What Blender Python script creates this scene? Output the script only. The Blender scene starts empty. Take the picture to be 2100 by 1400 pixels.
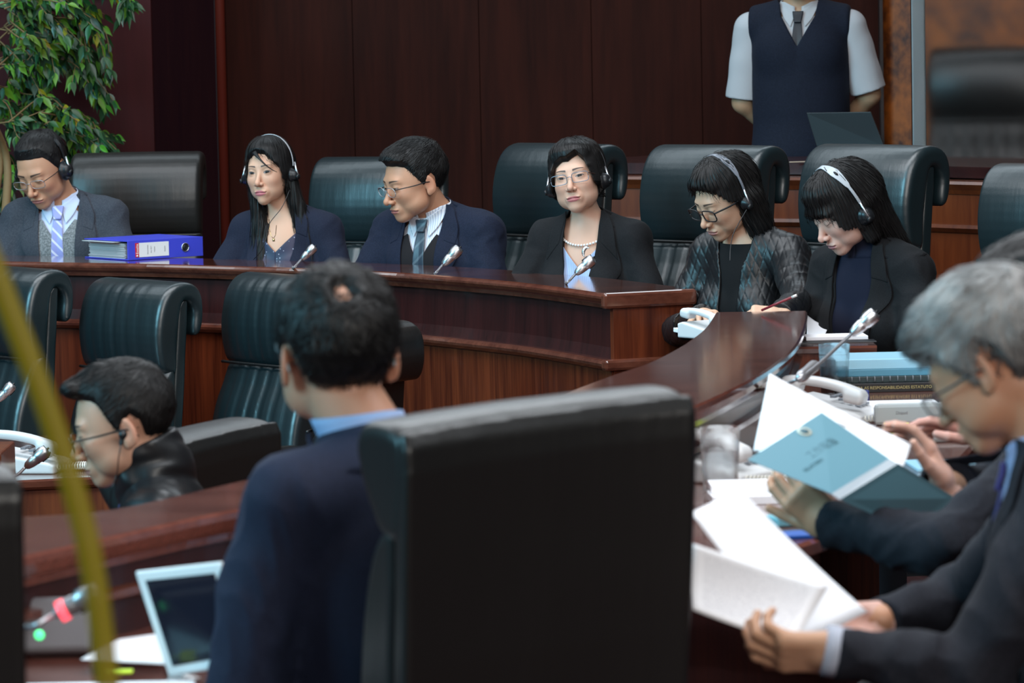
import bpy, bmesh, math, random
import numpy as np
from mathutils import Vector, Matrix, Euler
random.seed(7); np.random.seed(7)
F32 = np.float32
PI = math.pi; D = math.radians
scene = bpy.context.scene
COL = scene.collection

# ------------------------------------------------------------------ camera
FPX = 8000.0                       # focal length in pixels of the 2100 px frame
CAM_Z, HORIZON, ROLL = 1.75, 30.0, 0.020
PITCH = math.atan((700 - HORIZON) / FPX)
cam_pos = Vector((0, 0, CAM_Z))
fwd = Vector((0, math.cos(PITCH), -math.sin(PITCH)))
up0 = Vector((0, math.sin(PITCH), math.cos(PITCH)))
rt0 = Vector((1, 0, 0))
cam_r = rt0 * math.cos(ROLL) - up0 * math.sin(ROLL)
cam_u = up0 * math.cos(ROLL) + rt0 * math.sin(ROLL)
cam_data = bpy.data.cameras.new('camera')
cam = bpy.data.objects.new('camera', cam_data)
COL.objects.link(cam)
M = Matrix((cam_r, cam_u, -fwd)).transposed().to_4x4()
M.translation = cam_pos
cam.matrix_world = M
cam_data.sensor_width = 36.0
cam_data.lens = FPX / 2100 * 36.0
cam_data.clip_end = 100
cam_data.dof.use_dof = True
cam_data.dof.focus_distance = 11.9
cam_data.dof.aperture_fstop = 7.4
cam_data.dof.aperture_blades = 9
scene.camera = cam

def ray(px, py):
    return fwd + cam_r * ((px - 1050) / FPX) + cam_u * ((700 - py) / FPX)
def W(px, py, s):
    """point of the place seen at a pixel, where one metre measures s pixels"""
    return cam_pos + ray(px, py) * (FPX / s)
def PZ(px, py, z):
    d = ray(px, py)
    return cam_pos + d * ((z - CAM_Z) / d.z)

# ------------------------------------------------------------------ world, lights, exposure
world = bpy.data.worlds.new('world'); scene.world = world
world.use_nodes = True
bg = world.node_tree.nodes['Background']
bg.inputs[0].default_value = (0.62, 0.70, 0.80, 1); bg.inputs[1].default_value = 0.055
def area(name, loc, target, size, size_y, power, color):
    l = bpy.data.lights.new(name, 'AREA'); l.shape = 'RECTANGLE'; l.size = size; l.size_y = size_y
    l.energy = power; l.color = color
    o = bpy.data.objects.new(name, l); COL.objects.link(o)
    o.location = loc
    o.rotation_euler = (Vector(target) - Vector(loc)).to_track_quat('-Z', 'Y').to_euler()
    return o
area('ceiling_light_panel', (-1.5, 11.0, 4.6), (-1.5, 11.3, 0), 6.0, 2.4, 270, (0.90, 0.95, 1.0))
area('ceiling_light_panel', (1.0, 6.3, 4.6), (1.0, 7.0, 0), 5.0, 2.0, 240, (0.92, 0.96, 1.0))
area('ceiling_light_panel', (-1.6, 15.1, 4.7), (-1.2, 12.6, 0.4), 8.0, 1.5, 105, (0.80, 0.92, 1.0))
area('window_light', (-8.0, 5.5, 4.5), (0, 12.3, 0.9), 5.0, 2.6, 760, (0.30, 0.78, 1.0))
area('gallery_light', (1.5, -1.5, 4.2), (0, 12.0, 0.8), 4.0, 1.6, 330, (1.0, 0.955, 0.90))
vs = scene.view_settings
vs.view_transform = 'Standard'; vs.look = 'None'; vs.gamma = 1.0; vs.use_curve_mapping = False
vs.exposure = 0.12

# ------------------------------------------------------------------ objects and properties
def tag(o, label=None, cat=None, group=None, kind=None):
    if label: o['label'] = label
    if cat: o['category'] = cat
    if group: o['group'] = group
    if kind: o['kind'] = kind
    return o
def thing(name, label, cat, loc=(0, 0, 0), rz=0.0, group=None):
    o = bpy.data.objects.new(name, None); COL.objects.link(o)
    o.empty_display_size = 0.05
    o.location = loc; o.rotation_euler = (0, 0, rz)
    return tag(o, label, cat, group)
def obj_from(name, me, m, parent=None):
    o = bpy.data.objects.new(name, me); COL.objects.link(o)
    if m is not None and not me.materials:
        for x in (m if isinstance(m, (list, tuple)) else [m]): me.materials.append(x)
    if parent is not None: o.parent = parent
    return o
def mesh_np(name, v, quads=None, tris=None, smooth=True, cols=None, fm=None):
    me = bpy.data.meshes.new(name)
    v = np.asarray(v, dtype=F32)
    q = np.zeros((0, 4), np.int32) if quads is None else np.asarray(quads, np.int32).reshape(-1, 4)
    t = np.zeros((0, 3), np.int32) if tris is None else np.asarray(tris, np.int32).reshape(-1, 3)
    me.vertices.add(len(v)); me.vertices.foreach_set('co', v.ravel())
    nl = q.size + t.size
    me.loops.add(nl); me.loops.foreach_set('vertex_index', np.concatenate([q.ravel(), t.ravel()]))
    nf = len(q) + len(t)
    tot = np.concatenate([np.full(len(q), 4), np.full(len(t), 3)]).astype(np.int32)
    st = np.concatenate([[0], np.cumsum(tot)[:-1]]).astype(np.int32) if nf else np.zeros(0, np.int32)
    me.polygons.add(nf); me.polygons.foreach_set('loop_start', st); me.polygons.foreach_set('loop_total', tot)
    me.polygons.foreach_set('use_smooth', np.full(nf, smooth))
    if fm is not None: me.polygons.foreach_set('material_index', np.asarray(fm, np.int32))
    me.update(calc_edges=True); me.validate()
    if cols is not None:
        a = me.color_attributes.new('Col', 'FLOAT_COLOR', 'POINT')
        c = np.ones((len(v), 4), F32); c[:, :3] = cols
        a.data.foreach_set('color', c.ravel())
    return me

# ------------------------------------------------------------------ signed distance shapes
def arr(x): return np.asarray(x, dtype=F32)
def sph(P, c, r): return np.linalg.norm(P - arr(c), axis=1) - r
def ell(P, c, r, R=None):
    q = P - arr(c)
    if R is not None: q = q @ arr(R)
    r = arr(r); k0 = np.linalg.norm(q / r, axis=1); k1 = np.linalg.norm(q / (r * r), axis=1) + 1e-9
    return k0 * (k0 - 1) / k1
def cap(P, a, b, ra, rb=None):
    rb = ra if rb is None else rb
    a, b = arr(a), arr(b); ba = b - a; pa = P - a
    h = np.clip((pa @ ba) / max(float(ba @ ba), 1e-12), 0, 1)
    return np.linalg.norm(pa - h[:, None] * ba, axis=1) - (ra + (rb - ra) * h)
def ecap(P, a, b, ra, rb, sq):
    """capsule squashed along one axis: sq = (sx, sy, sz) stretch of space"""
    s = arr(sq); return cap(P * s, arr(a) * s, arr(b) * s, ra, rb) / float(s.max())
def rbox(P, c, hs, r, R=None):
    q = P - arr(c)
    if R is not None: q = q @ arr(R)
    q = np.abs(q) - (arr(hs) - r)
    return np.linalg.norm(np.maximum(q, 0), axis=1) + np.minimum(q.max(axis=1), 0) - r
def smin(a, b, k):
    h = np.clip(0.5 + 0.5 * (b - a) / k, 0, 1)
    return b * (1 - h) + a * h - k * h * (1 - h)
def smax(a, b, k): return -smin(-a, -b, k)
def poly2(u, v, pts):
    """signed distance to a closed 2D outline"""
    n = len(pts); d = np.full(u.shape, 1e9, F32); s = np.ones(u.shape, F32)
    for i in range(n):
        ax, ay = pts[i]; bx, by = pts[i - 1]
        ex, ey = bx - ax, by - ay; wx, wy = u - ax, v - ay
        t = np.clip((wx * ex + wy * ey) / (ex * ex + ey * ey + 1e-12), 0, 1)
        dx, dy = wx - ex * t, wy - ey * t
        d = np.minimum(d, dx * dx + dy * dy)
        c1 = v >= ay; c2 = v < by; c3 = ex * wy > ey * wx
        flip = (c1 & c2 & c3) | (~c1 & ~c2 & ~c3)
        s = np.where(flip, -s, s)
    return s * np.sqrt(d)
def extr(P, ax, half, d2, r):
    """rounded extrusion of a 2D distance along one axis"""
    w = np.abs(P[:, ax]) - half + r; d = d2 + r
    return np.minimum(np.maximum(w, d), 0) + np.hypot(np.maximum(w, 0), np.maximum(d, 0)) - r
def waves(P, freq, seed, n=5):
    """cheap smooth noise in -1..1"""
    r = np.random.RandomState(seed); s = np.zeros(len(P), F32)
    for i in range(n):
        d = r.normal(size=3); d /= np.linalg.norm(d); f = freq * r.uniform(.6, 1.7)
        s += np.sin(P @ arr(d * f) + 1.3 * np.sin(P @ arr(np.roll(d, 1) * f * .7) + i) + r.uniform(0, 6))
    return s / (n * .75)
def rotm(yaw=0, pitch=0, roll=0):
    """head style turn: yaw about z, then pitch (+ looks down, facing -y), then roll"""
    return Matrix.Rotation(yaw, 3, 'Z') @ Matrix.Rotation(pitch, 3, 'X') @ Matrix.Rotation(roll, 3, 'Y')

CORN = [(i, j, k) for i in (0, 1) for j in (0, 1) for k in (0, 1)]
def polygonise(f, lo, hi, h, proj=1, B=6):
    lo = np.asarray(lo, float); hi = np.asarray(hi, float)
    nb = np.ceil(((hi - lo) / h + 1) / B).astype(int); n = nb * B
    bi = np.stack(np.meshgrid(*[np.arange(x) for x in nb], indexing='ij'), -1).reshape(-1, 3)
    cen = (lo + (bi * B + (B - 1) / 2) * h).astype(F32)
    db = f(cen)
    D = np.repeat(np.repeat(np.repeat(np.where(db < 0, -1, 1).reshape(nb).astype(F32), B, 0), B, 1), B, 2)
    act = bi[np.abs(db) < B * h * 1.25 + .004]
    off = np.stack(np.meshgrid(*[np.arange(B)] * 3, indexing='ij'), -1).reshape(-1, 3)
    for s in range(0, len(act), 1500):
        idx = (act[s:s + 1500, None, :] * B + off[None]).reshape(-1, 3)
        D[idx[:, 0], idx[:, 1], idx[:, 2]] = f((lo + idx * h).astype(F32))
    S = D < 0
    cnt = sum(S[i:n[0] - 1 + i, j:n[1] - 1 + j, k:n[2] - 1 + k].astype(np.int8) for i, j, k in CORN)
    cell = np.argwhere((cnt > 0) & (cnt < 8))
    if not len(cell): raise ValueError('empty shape')
    vid = -np.ones(n, np.int32); vid[tuple(cell.T)] = np.arange(len(cell))
    V = {c: D[cell[:, 0] + c[0], cell[:, 1] + c[1], cell[:, 2] + c[2]] for c in CORN}
    acc = np.zeros((len(cell), 3)); num = np.zeros(len(cell))
    for c in CORN:
        for a in range(3):
            if c[a]: continue
            e = list(c); e[a] = 1; e = tuple(e)
            va, vb = V[c], V[e]; m = (va < 0) != (vb < 0)
            t = np.where(m, va / np.where(m, va - vb, 1), 0)
            p = np.tile(np.array(c, float), (len(cell), 1)); p[:, a] = t
            acc += p * m[:, None]; num += m
    v = (lo + (cell + acc / num[:, None]) * h).astype(F32)
    Q = []
    for a in range(3):
        b, c = (a + 1) % 3, (a + 2) % 3
        sl0 = [slice(None)] * 3; sl1 = [slice(None)] * 3
        sl0[a] = slice(0, n[a] - 1); sl1[a] = slice(1, n[a])
        s0, s1 = S[tuple(sl0)], S[tuple(sl1)]
        for inv in (0, 1):
            e = np.argwhere((s0 & ~s1) if not inv else (~s0 & s1))
            e = e[(e[:, b] > 0) & (e[:, c] > 0)]
            if not len(e): continue
            o1 = np.zeros(3, int); o1[b] = 1; o2 = np.zeros(3, int); o2[c] = 1
            q = [vid[tuple((e - x).T)] for x in (o1 * 0, o1, o1 + o2, o2)]
            q = np.stack(q if not inv else q[::-1], 1)
            Q.append(q[(q >= 0).all(1)])
    q = np.concatenate(Q)
    if proj:
        # one relaxation, then back onto the surface
        for _ in range(proj):
            s = np.zeros_like(v); w = np.zeros(len(v), F32)
            for i in range(4):
                a, b = q[:, i], q[:, (i + 1) % 4]
                np.add.at(s, a, v[b]); np.add.at(w, a, 1); np.add.at(s, b, v[a]); np.add.at(w, b, 1)
            v = v * .4 + .6 * s / np.maximum(w, 1)[:, None]
            g, d = grad(f, v, h * .5)
            v = (v - g * np.clip(d, -h, h)[:, None]).astype(F32)
    return v, q
def grad(f, v, e):
    d = f(v); g = np.stack([f(v + arr(x)) - d for x in ((e, 0, 0), (0, e, 0), (0, 0, e))], 1)
    return g / (np.linalg.norm(g, axis=1)[:, None] + 1e-9), d
def sdf_obj(name, f, lo, hi, h, m, parent=None, cols=None, proj=1):
    v, q = polygonise(f, lo, hi, h, proj)
    me = mesh_np(name, v, q, cols=None if cols is None else cols(v))
    return obj_from(name, me, m, parent)
def trace(f, o, d, tmax=.6, n=48):
    """first hit of rays on a distance shape; keeps the farthest point where it misses"""
    o = arr(o); d = arr(d); d = d / np.linalg.norm(d, axis=1)[:, None]
    t = np.zeros(len(o), F32)
    for _ in range(n):
        t = np.minimum(t + np.clip(f(o + d * t[:, None]) * .85, -.02, .05), tmax)
    return o + d * t[:, None]

# ------------------------------------------------------------------ plain mesh helpers
def bm_obj(name, bm, m, parent=None, smooth=False, bevel=0.0, seg=2):
    me = bpy.data.meshes.new(name); bm.normal_update(); bm.to_mesh(me); bm.free()
    for p in me.polygons: p.use_smooth = smooth
    o = obj_from(name, me, m, parent)
    if bevel:
        b = o.modifiers.new('bevel', 'BEVEL'); b.width = bevel; b.segments = seg; b.limit_method = 'ANGLE'
        if smooth: b.harden_normals = False
    return o
def add_box(bm, c, s, R=None):
    r = bmesh.ops.create_cube(bm, size=1.0)
    T = Matrix.Translation(c) @ ((R.to_4x4()) if R is not None else Matrix.Identity(4)) @ Matrix.Diagonal((*s, 1))
    bmesh.ops.transform(bm, matrix=T, verts=r['verts']); return r['verts']
def frames(pts):
    pts = [Vector(p) for p in pts]; out = []; n = None
    for i, p in enumerate(pts):
        t = (pts[min(i + 1, len(pts) - 1)] - pts[max(i - 1, 0)]).normalized()
        if n is None:
            n = t.orthogonal().normalized()
        n = (n - t * n.dot(t)).normalized(); out.append((p, n, t.cross(n)))
    return out
def tube_np(pts, rad, seg=10, flat=1.0):
    """rings along a path; returns verts, quads, tris"""
    fr = frames(pts); r = rad if hasattr(rad, '__len__') else [rad] * len(fr)
    v = []; q = []
    for (p, n, b), rr in zip(fr, r):
        for k in range(seg):
            a = 2 * PI * k / seg; v.append(p + n * (math.cos(a) * rr) + b * (math.sin(a) * rr * flat))
    for i in range(len(fr) - 1):
        for k in range(seg):
            k2 = (k + 1) % seg
            q.append((i * seg + k, i * seg + k2, (i + 1) * seg + k2, (i + 1) * seg + k))
    t = []
    for base, p, inv in ((0, fr[0][0], 1), ((len(fr) - 1) * seg, fr[-1][0], 0)):
        c = len(v); v.append(p)
        for k in range(seg):
            a, b2 = base + k, base + (k + 1) % seg
            t.append((a, c, b2) if inv == 0 and False else ((b2, a, c) if inv else (a, b2, c)))
    return [tuple(x) for x in v], q, t
def tube(name, pts, rad, m, parent=None, seg=10, flat=1.0):
    v, q, t = tube_np(pts, rad, seg, flat)
    return obj_from(name, mesh_np(name, v, q, t), m, parent)
def tubes(name, lst, m, parent=None, seg=8):
    V = []; Q = []; T = []
    for pts, rad in lst:
        v, q, t = tube_np(pts, rad, seg); b = len(V)
        V += v; Q += [tuple(x + b for x in f) for f in q]; T += [tuple(x + b for x in f) for f in t]
    return obj_from(name, mesh_np(name, V, Q, T), m, parent)
def curve_pts(ctrl, n=24):
    """smooth path through control points (Catmull-Rom)"""
    c = [Vector(p) for p in ctrl]; c = [c[0] * 2 - c[1]] + c + [c[-1] * 2 - c[-2]]; out = []
    m = len(c) - 3
    for i in range(m):
        k = max(2, n // m)
        for j in range(k):
            t = j / k; p0, p1, p2, p3 = c[i:i + 4]
            out.append(.5 * ((2 * p1) + (p2 - p0) * t + (2 * p0 - 5 * p1 + 4 * p2 - p3) * t * t + (3 * p1 - p0 - 3 * p2 + p3) * t ** 3))
    out.append(c[-2]); return out
def lathe(name, prof, m, parent=None, seg=32, closed=True, flute=None):
    v = []; q = []
    for i, (r, z) in enumerate(prof):
        for k in range(seg):
            a = 2 * PI * k / seg; rr = r
            if flute: rr = r * (1 + flute(i, a))
            v.append((rr * math.cos(a), rr * math.sin(a), z))
    for i in range(len(prof) - 1):
        for k in range(seg):
            k2 = (k + 1) % seg; q.append((i * seg + k, i * seg + k2, (i + 1) * seg + k2, (i + 1) * seg + k))
    return obj_from(name, mesh_np(name, v, q), m, parent)
def prism_pts(bm, pts, z0, z1):
    a = [bm.verts.new((p[0], p[1], z0)) for p in pts]; b = [bm.verts.new((p[0], p[1], z1)) for p in pts]
    bm.faces.new(a[::-1]); bm.faces.new(b); n = len(pts)
    for i in range(n): bm.faces.new((a[i], a[(i + 1) % n], b[(i + 1) % n], b[i]))
def sweep(name, path, prof, m, parent=None, smooth=False, z=0.0):
    """sweep an (out, up) profile along a plan path; out is to the right of travel"""
    P = [Vector((p[0], p[1], 0)) for p in path]; N = []
    for i in range(len(P)):
        t = (P[min(i + 1, len(P) - 1)] - P[max(0, i - 1)]).normalized(); N.append(Vector((t.y, -t.x, 0)))
    v = []; q = []; k = len(prof)
    for p, n in zip(P, N):
        for (o, u) in prof: v.append(tuple(p + n * o + Vector((0, 0, z + u))))
    for i in range(len(P) - 1):
        for j in range(k):
            j2 = (j + 1) % k; q.append((i * k + j, i * k + j2, (i + 1) * k + j2, (i + 1) * k + j))
    bm = bmesh.new(); vs_ = [bm.verts.new(x) for x in v]
    for f in q: bm.faces.new([vs_[i] for i in f])
    bm.faces.new([vs_[i] for i in range(k)][::-1]); bm.faces.new([vs_[(len(P) - 1) * k + i] for i in range(k)])
    bmesh.ops.recalc_face_normals(bm, faces=bm.faces)
    return bm_obj(name, bm, m, parent, smooth)

# ------------------------------------------------------------------ materials
MATS = {}
def new_mat(name):
    m = bpy.data.materials.new(name); m.use_nodes = True; MATS[name] = m
    return m, m.node_tree.nodes, m.node_tree.links, m.node_tree.nodes['Principled BSDF']
def noise_bump(nt, ln, b, scale, strength, dist=.001, detail=3, kind='noise', coord='Object', stretch=None):
    tc = nt.new('ShaderNodeTexCoord'); src = tc.outputs[coord]
    if stretch:
        mp = nt.new('ShaderNodeMapping'); mp.inputs['Scale'].default_value = stretch
        ln.new(src, mp.inputs[0]); src = mp.outputs[0]
    n = nt.new('ShaderNodeTexVoronoi' if kind == 'voronoi' else 'ShaderNodeTexNoise')
    n.inputs['Scale'].default_value = scale
    if kind == 'noise': n.inputs['Detail'].default_value = detail
    ln.new(src, n.inputs['Vector'])
    bp = nt.new('ShaderNodeBump'); bp.inputs['Strength'].default_value = strength; bp.inputs['Distance'].default_value = dist
    ln.new(n.outputs[0], bp.inputs['Height']); ln.new(bp.outputs[0], b.inputs['Normal'])
    return src, n
def plain(name, c, rough=.5, metal=0.0, spec=.5, bump=None, coat=0, sheen=0, trans=0, ior=1.45, emit=None, estr=0, alpha=1, var=0):
    m, nt, ln, b = new_mat(name)
    b.inputs['Base Color'].default_value = (*c, 1); b.inputs['Roughness'].default_value = rough
    b.inputs['Metallic'].default_value = metal; b.inputs['Specular IOR Level'].default_value = spec
    b.inputs['Coat Weight'].default_value = coat; b.inputs['Coat Roughness'].default_value = .08
    b.inputs['Sheen Weight'].default_value = sheen; b.inputs['Transmission Weight'].default_value = trans
    b.inputs['IOR'].default_value = ior; b.inputs['Alpha'].default_value = alpha
    if emit: b.inputs['Emission Color'].default_value = (*emit, 1); b.inputs['Emission Strength'].default_value = estr
    if bump: noise_bump(nt, ln, b, *bump)
    if var:
        tc = nt.new('ShaderNodeTexCoord'); n = nt.new('ShaderNodeTexNoise'); n.inputs['Scale'].default_value = 7
        ln.new(tc.outputs['Object'], n.inputs['Vector'])
        r = nt.new('ShaderNodeValToRGB'); r.color_ramp.elements[0].position = .3; r.color_ramp.elements[1].position = .7
        r.color_ramp.elements[0].color = (*[x * (1 - var) for x in c], 1); r.color_ramp.elements[1].color = (*[min(1, x * (1 + var)) for x in c], 1)
        ln.new(n.outputs[0], r.inputs[0]); ln.new(r.outputs[0], b.inputs['Base Color'])
    return m
def wood(name, c1, c2, rough=.28, coat=.6, spec=.5, stretch=(9, 9, .5), scale=1.6, coord='Object', fine=90):
    m, nt, ln, b = new_mat(name)
    tc = nt.new('ShaderNodeTexCoord'); mp = nt.new('ShaderNodeMapping'); mp.inputs['Scale'].default_value = stretch
    ln.new(tc.outputs[coord], mp.inputs[0])
    n = nt.new('ShaderNodeTexNoise'); n.inputs['Scale'].default_value = scale; n.inputs['Detail'].default_value = 8; n.inputs['Distortion'].default_value = .6
    ln.new(mp.outputs[0], n.inputs['Vector'])
    n2 = nt.new('ShaderNodeTexNoise'); n2.inputs['Scale'].default_value = fine / 9; n2.inputs['Detail'].default_value = 4
    ln.new(mp.outputs[0], n2.inputs['Vector'])
    mx = nt.new('ShaderNodeMix'); mx.data_type = 'FLOAT'; mx.inputs[0].default_value = .35
    ln.new(n.outputs[0], mx.inputs[2]); ln.new(n2.outputs[0], mx.inputs[3])
    r = nt.new('ShaderNodeValToRGB'); e = r.color_ramp.elements
    e[0].position = .36; e[0].color = (*c1, 1); e[1].position = .64; e[1].color = (*c2, 1)
    ln.new(mx.outputs[0], r.inputs[0]); ln.new(r.outputs[0], b.inputs['Base Color'])
    b.inputs['Roughness'].default_value = rough; b.inputs['Coat Weight'].default_value = coat
    b.inputs['Coat Roughness'].default_value = .1; b.inputs['Specular IOR Level'].default_value = spec
    return m
def leather(name, c, rough=.36, spec=.5):
    m, nt, ln, b = new_mat(name)
    b.inputs['Base Color'].default_value = (*c, 1); b.inputs['Roughness'].default_value = rough
    b.inputs['Specular IOR Level'].default_value = spec
    tc = nt.new('ShaderNodeTexCoord')
    v = nt.new('ShaderNodeTexVoronoi'); v.inputs['Scale'].default_value = 260; ln.new(tc.outputs['Object'], v.inputs['Vector'])
    mp = nt.new('ShaderNodeMapping'); mp.inputs['Scale'].default_value = (26, 26, 3); ln.new(tc.outputs['Object'], mp.inputs[0])
    n = nt.new('ShaderNodeTexNoise'); n.inputs['Scale'].default_value = 1.0; n.inputs['Detail'].default_value = 3; ln.new(mp.outputs[0], n.inputs['Vector'])
    b1 = nt.new('ShaderNodeBump'); b1.inputs['Strength'].default_value = .12; b1.inputs['Distance'].default_value = .0006
    ln.new(v.outputs[0], b1.inputs['Height'])
    b2 = nt.new('ShaderNodeBump'); b2.inputs['Strength'].default_value = .35; b2.inputs['Distance'].default_value = .004
    ln.new(n.outputs[0], b2.inputs['Height']); ln.new(b1.outputs[0], b2.inputs['Normal']); ln.new(b2.outputs[0], b.inputs['Normal'])
    return m
def fabric(name, c, c2=None, rough=.85, sheen=.12, weave=900, mottle=0.0, stripes=None):
    m, nt, ln, b = new_mat(name)
    b.inputs['Base Color'].default_value = (*c, 1); b.inputs['Roughness'].default_value = rough
    b.inputs['Sheen Weight'].default_value = sheen; b.inputs['Sheen Roughness'].default_value = .4
    b.inputs['Sheen Tint'].default_value = (*[min(1, x * 4 + .06) for x in c], 1)
    b.inputs['Specular IOR Level'].default_value = .25
    src, n = noise_bump(nt, ln, b, weave, .25, .0006)
    if c2 is not None:
        r = nt.new('ShaderNodeValToRGB'); e = r.color_ramp.elements
        e[0].position = .42; e[0].color = (*c, 1); e[1].position = .6; e[1].color = (*c2, 1)
        n3 = nt.new('ShaderNodeTexNoise'); n3.inputs['Scale'].default_value = weave * .35; n3.inputs['Detail'].default_value = 2
        ln.new(src, n3.inputs['Vector']); ln.new(n3.outputs[0], r.inputs[0]); ln.new(r.outputs[0], b.inputs['Base Color'])
    return m
def striped(name, c, c2, scale, direction=(1, 0, 1), width=.25, rough=.5, c3=None):
    m, nt, ln, b = new_mat(name)
    tc = nt.new('ShaderNodeTexCoord'); dt = nt.new('ShaderNodeVectorMath'); dt.operation = 'DOT_PRODUCT'
    dt.inputs[1].default_value = direction; ln.new(tc.outputs['Object'], dt.inputs[0])
    mu = nt.new('ShaderNodeMath'); mu.operation = 'MULTIPLY'; mu.inputs[1].default_value = scale; ln.new(dt.outputs['Value'], mu.inputs[0])
    fr = nt.new('ShaderNodeMath'); fr.operation = 'FRACT'; ln.new(mu.outputs[0], fr.inputs[0])
    r = nt.new('ShaderNodeValToRGB'); r.color_ramp.interpolation = 'CONSTANT'; e = r.color_ramp.elements
    e[0].position = 0; e[0].color = (*c2, 1); e[1].position = width; e[1].color = (*c, 1)
    if c3: x = e.new(.6); x.color = (*c3, 1); x = e.new(.72); x.color = (*c, 1)
    ln.new(fr.outputs[0], r.inputs[0]); ln.new(r.outputs[0], b.inputs['Base Color']); b.inputs['Roughness'].default_value = rough
    return m
def vcol(name, rough=.5, sss=.0, bump=None, spec=.4, coat=0):
    m, nt, ln, b = new_mat(name)
    a = nt.new('ShaderNodeVertexColor'); a.layer_name = 'Col'
    ln.new(a.outputs[0], b.inputs['Base Color']); b.inputs['Roughness'].default_value = rough
    b.inputs['Specular IOR Level'].default_value = spec; b.inputs['Coat Weight'].default_value = coat
    if sss:
        b.inputs['Subsurface Weight'].default_value = sss; b.inputs['Subsurface Radius'].default_value = (.0035, .0014, .0008)
        b.inputs['Subsurface Scale'].default_value = 1.0
    if bump: noise_bump(nt, ln, b, *bump)
    return m
def paper(name, c=(.90, .91, .95), text=None, rough=.7):
    """paper with rows of printed text: text = (axis across rows, rows per metre, ink colour)"""
    m, nt, ln, b = new_mat(name); b.inputs['Roughness'].default_value = rough
    b.inputs['Base Color'].default_value = (*c, 1)
    if text:
        rows, ink, dens = text
        uv = nt.new('ShaderNodeUVMap'); sp = nt.new('ShaderNodeSeparateXYZ'); ln.new(uv.outputs[0], sp.inputs[0])
        def math_(op, a, bb):
            k = nt.new('ShaderNodeMath'); k.operation = op
            for i, x in enumerate((a, bb)):
                if x is None: continue
                if isinstance(x, (int, float)): k.inputs[i].default_value = x
                else: ln.new(x, k.inputs[i])
            return k.outputs[0]
        fr = math_('FRACT', math_('MULTIPLY', sp.outputs[1], rows), None)
        rowmask = math_('LESS_THAN', fr, .45)
        mp = nt.new('ShaderNodeMapping'); mp.inputs['Scale'].default_value = (rows * 1.6, rows * .98, 1); ln.new(uv.outputs[0], mp.inputs[0])
        n = nt.new('ShaderNodeTexNoise'); n.inputs['Scale'].default_value = 1.0; n.inputs['Detail'].default_value = 1; ln.new(mp.outputs[0], n.inputs['Vector'])
        wd = math_('LESS_THAN', n.outputs[0], dens)
        k = math_('MULTIPLY', rowmask, wd)
        for o_, lo_, hi_ in ((sp.outputs[0], .1, .9), (sp.outputs[1], .1, .9)):
            k = math_('MULTIPLY', k, math_('GREATER_THAN', o_, lo_)); k = math_('MULTIPLY', k, math_('LESS_THAN', o_, hi_))
        mx = nt.new('ShaderNodeMix'); mx.data_type = 'RGBA'; ln.new(k, mx.inputs[0])
        mx.inputs[6].default_value = (*c, 1); mx.inputs[7].default_value = (*ink, 1)
        ln.new(mx.outputs[2], b.inputs['Base Color'])
    return m

W_BENCH = wood('mahogany_panel', (.048, .0085, .004), (.150, .030, .010), rough=.36, coat=.25, spec=.3, stretch=(14, 14, .55))
W_DARK = wood('dark_rosewood_panel', (.020, .0055, .0055), (.044, .0095, .009), rough=.32, coat=.4, stretch=(10, 10, .6))
W_TOP = wood('polished_mahogany_top', (.075, .020, .012), (.150, .045, .026), rough=.16, coat=1.0, stretch=(2.5, 9, 9))
W_WALL = wood('wall_veneer', (.021, .0058, .0043), (.039, .0090, .0058), rough=.5, coat=.0, spec=.05, stretch=(5, 5, .35))
W_MAROON = wood('maroon_veneer', (.036, .0075, .0085), (.056, .0105, .0115), rough=.5, coat=.0, spec=.1, stretch=(4, 4, .3))
W_BURL = wood('burl_veneer', (.060, .013, .003), (.33, .080, .008), rough=.4, coat=.1, spec=.3, stretch=(4, 4, 3), scale=2.2)
L_TEAL = leather('dark_teal_leather', (.0060, .0145, .0175), .35, .85)
L_BLACK = leather('black_leather', (.0085, .0085, .0085), .37)
L_JACKET = leather('soft_black_leather', (.0075, .008, .0095), .40, .45)
CHROME = plain('brushed_chrome', (.58, .58, .60), .36, 1.0)
GREYMET = plain('satin_grey_metal', (.42, .41, .43), .35, .7)
BLACKPL = plain('black_plastic', (.010, .011, .013), .35)
GREYPL = plain('grey_plastic', (.24, .26, .29), .4)
WHITEPL = plain('white_plastic', (.66, .67, .68), .35)
CORDPL = plain('cream_plastic', (.72, .72, .66), .4)
LENS = plain('clear_lens', (.95, .97, 1), .03, trans=1.0, ior=1.05, alpha=.25)
# ================================================================== the room
def struct(name, bm, m, smooth=False, bevel=0.0):
    o = bm_obj(name, bm, m, None, smooth, bevel); o['kind'] = 'structure'; return o
def plan(p): return Vector((p.x, p.y))
BENCH_PX = [(-420, 528), (-60, 535), (114, 538), (300, 541), (480, 546), (620, 550), (760, 556), (846, 561), (960, 570), (1060, 579), (1150, 590), (1236, 602)]
bench_path = [plan(PZ(x, y, .92)) for x, y in BENCH_PX]
FAR_PX = [(-60, 1062), (100, 1057), (230, 1045), (360, 1018), (500, 985), (700, 940), (900, 890), (1100, 828), (1250, 772), (1330, 745), (1390, 715), (1425, 692), (1450, 670), (1470, 640)]
NEAR_PX = [(-60, 1165), (50, 1140), (250, 1095), (455, 1050), (700, 1005), (900, 968), (1100, 930), (1300, 880), (1415, 836), (1480, 808), (1550, 772), (1600, 738), (1635, 705), (1652, 665), (1655, 637)]
far_edge = [plan(PZ(x, y, .92)) for x, y in FAR_PX]
near_edge = [plan(PZ(x, y, .92)) for x, y in NEAR_PX]
def smooth_path(P, n=60):
    return [Vector((p.x, p.y)) for p in curve_pts([(q.x, q.y, 0) for q in P], n)]
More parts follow.
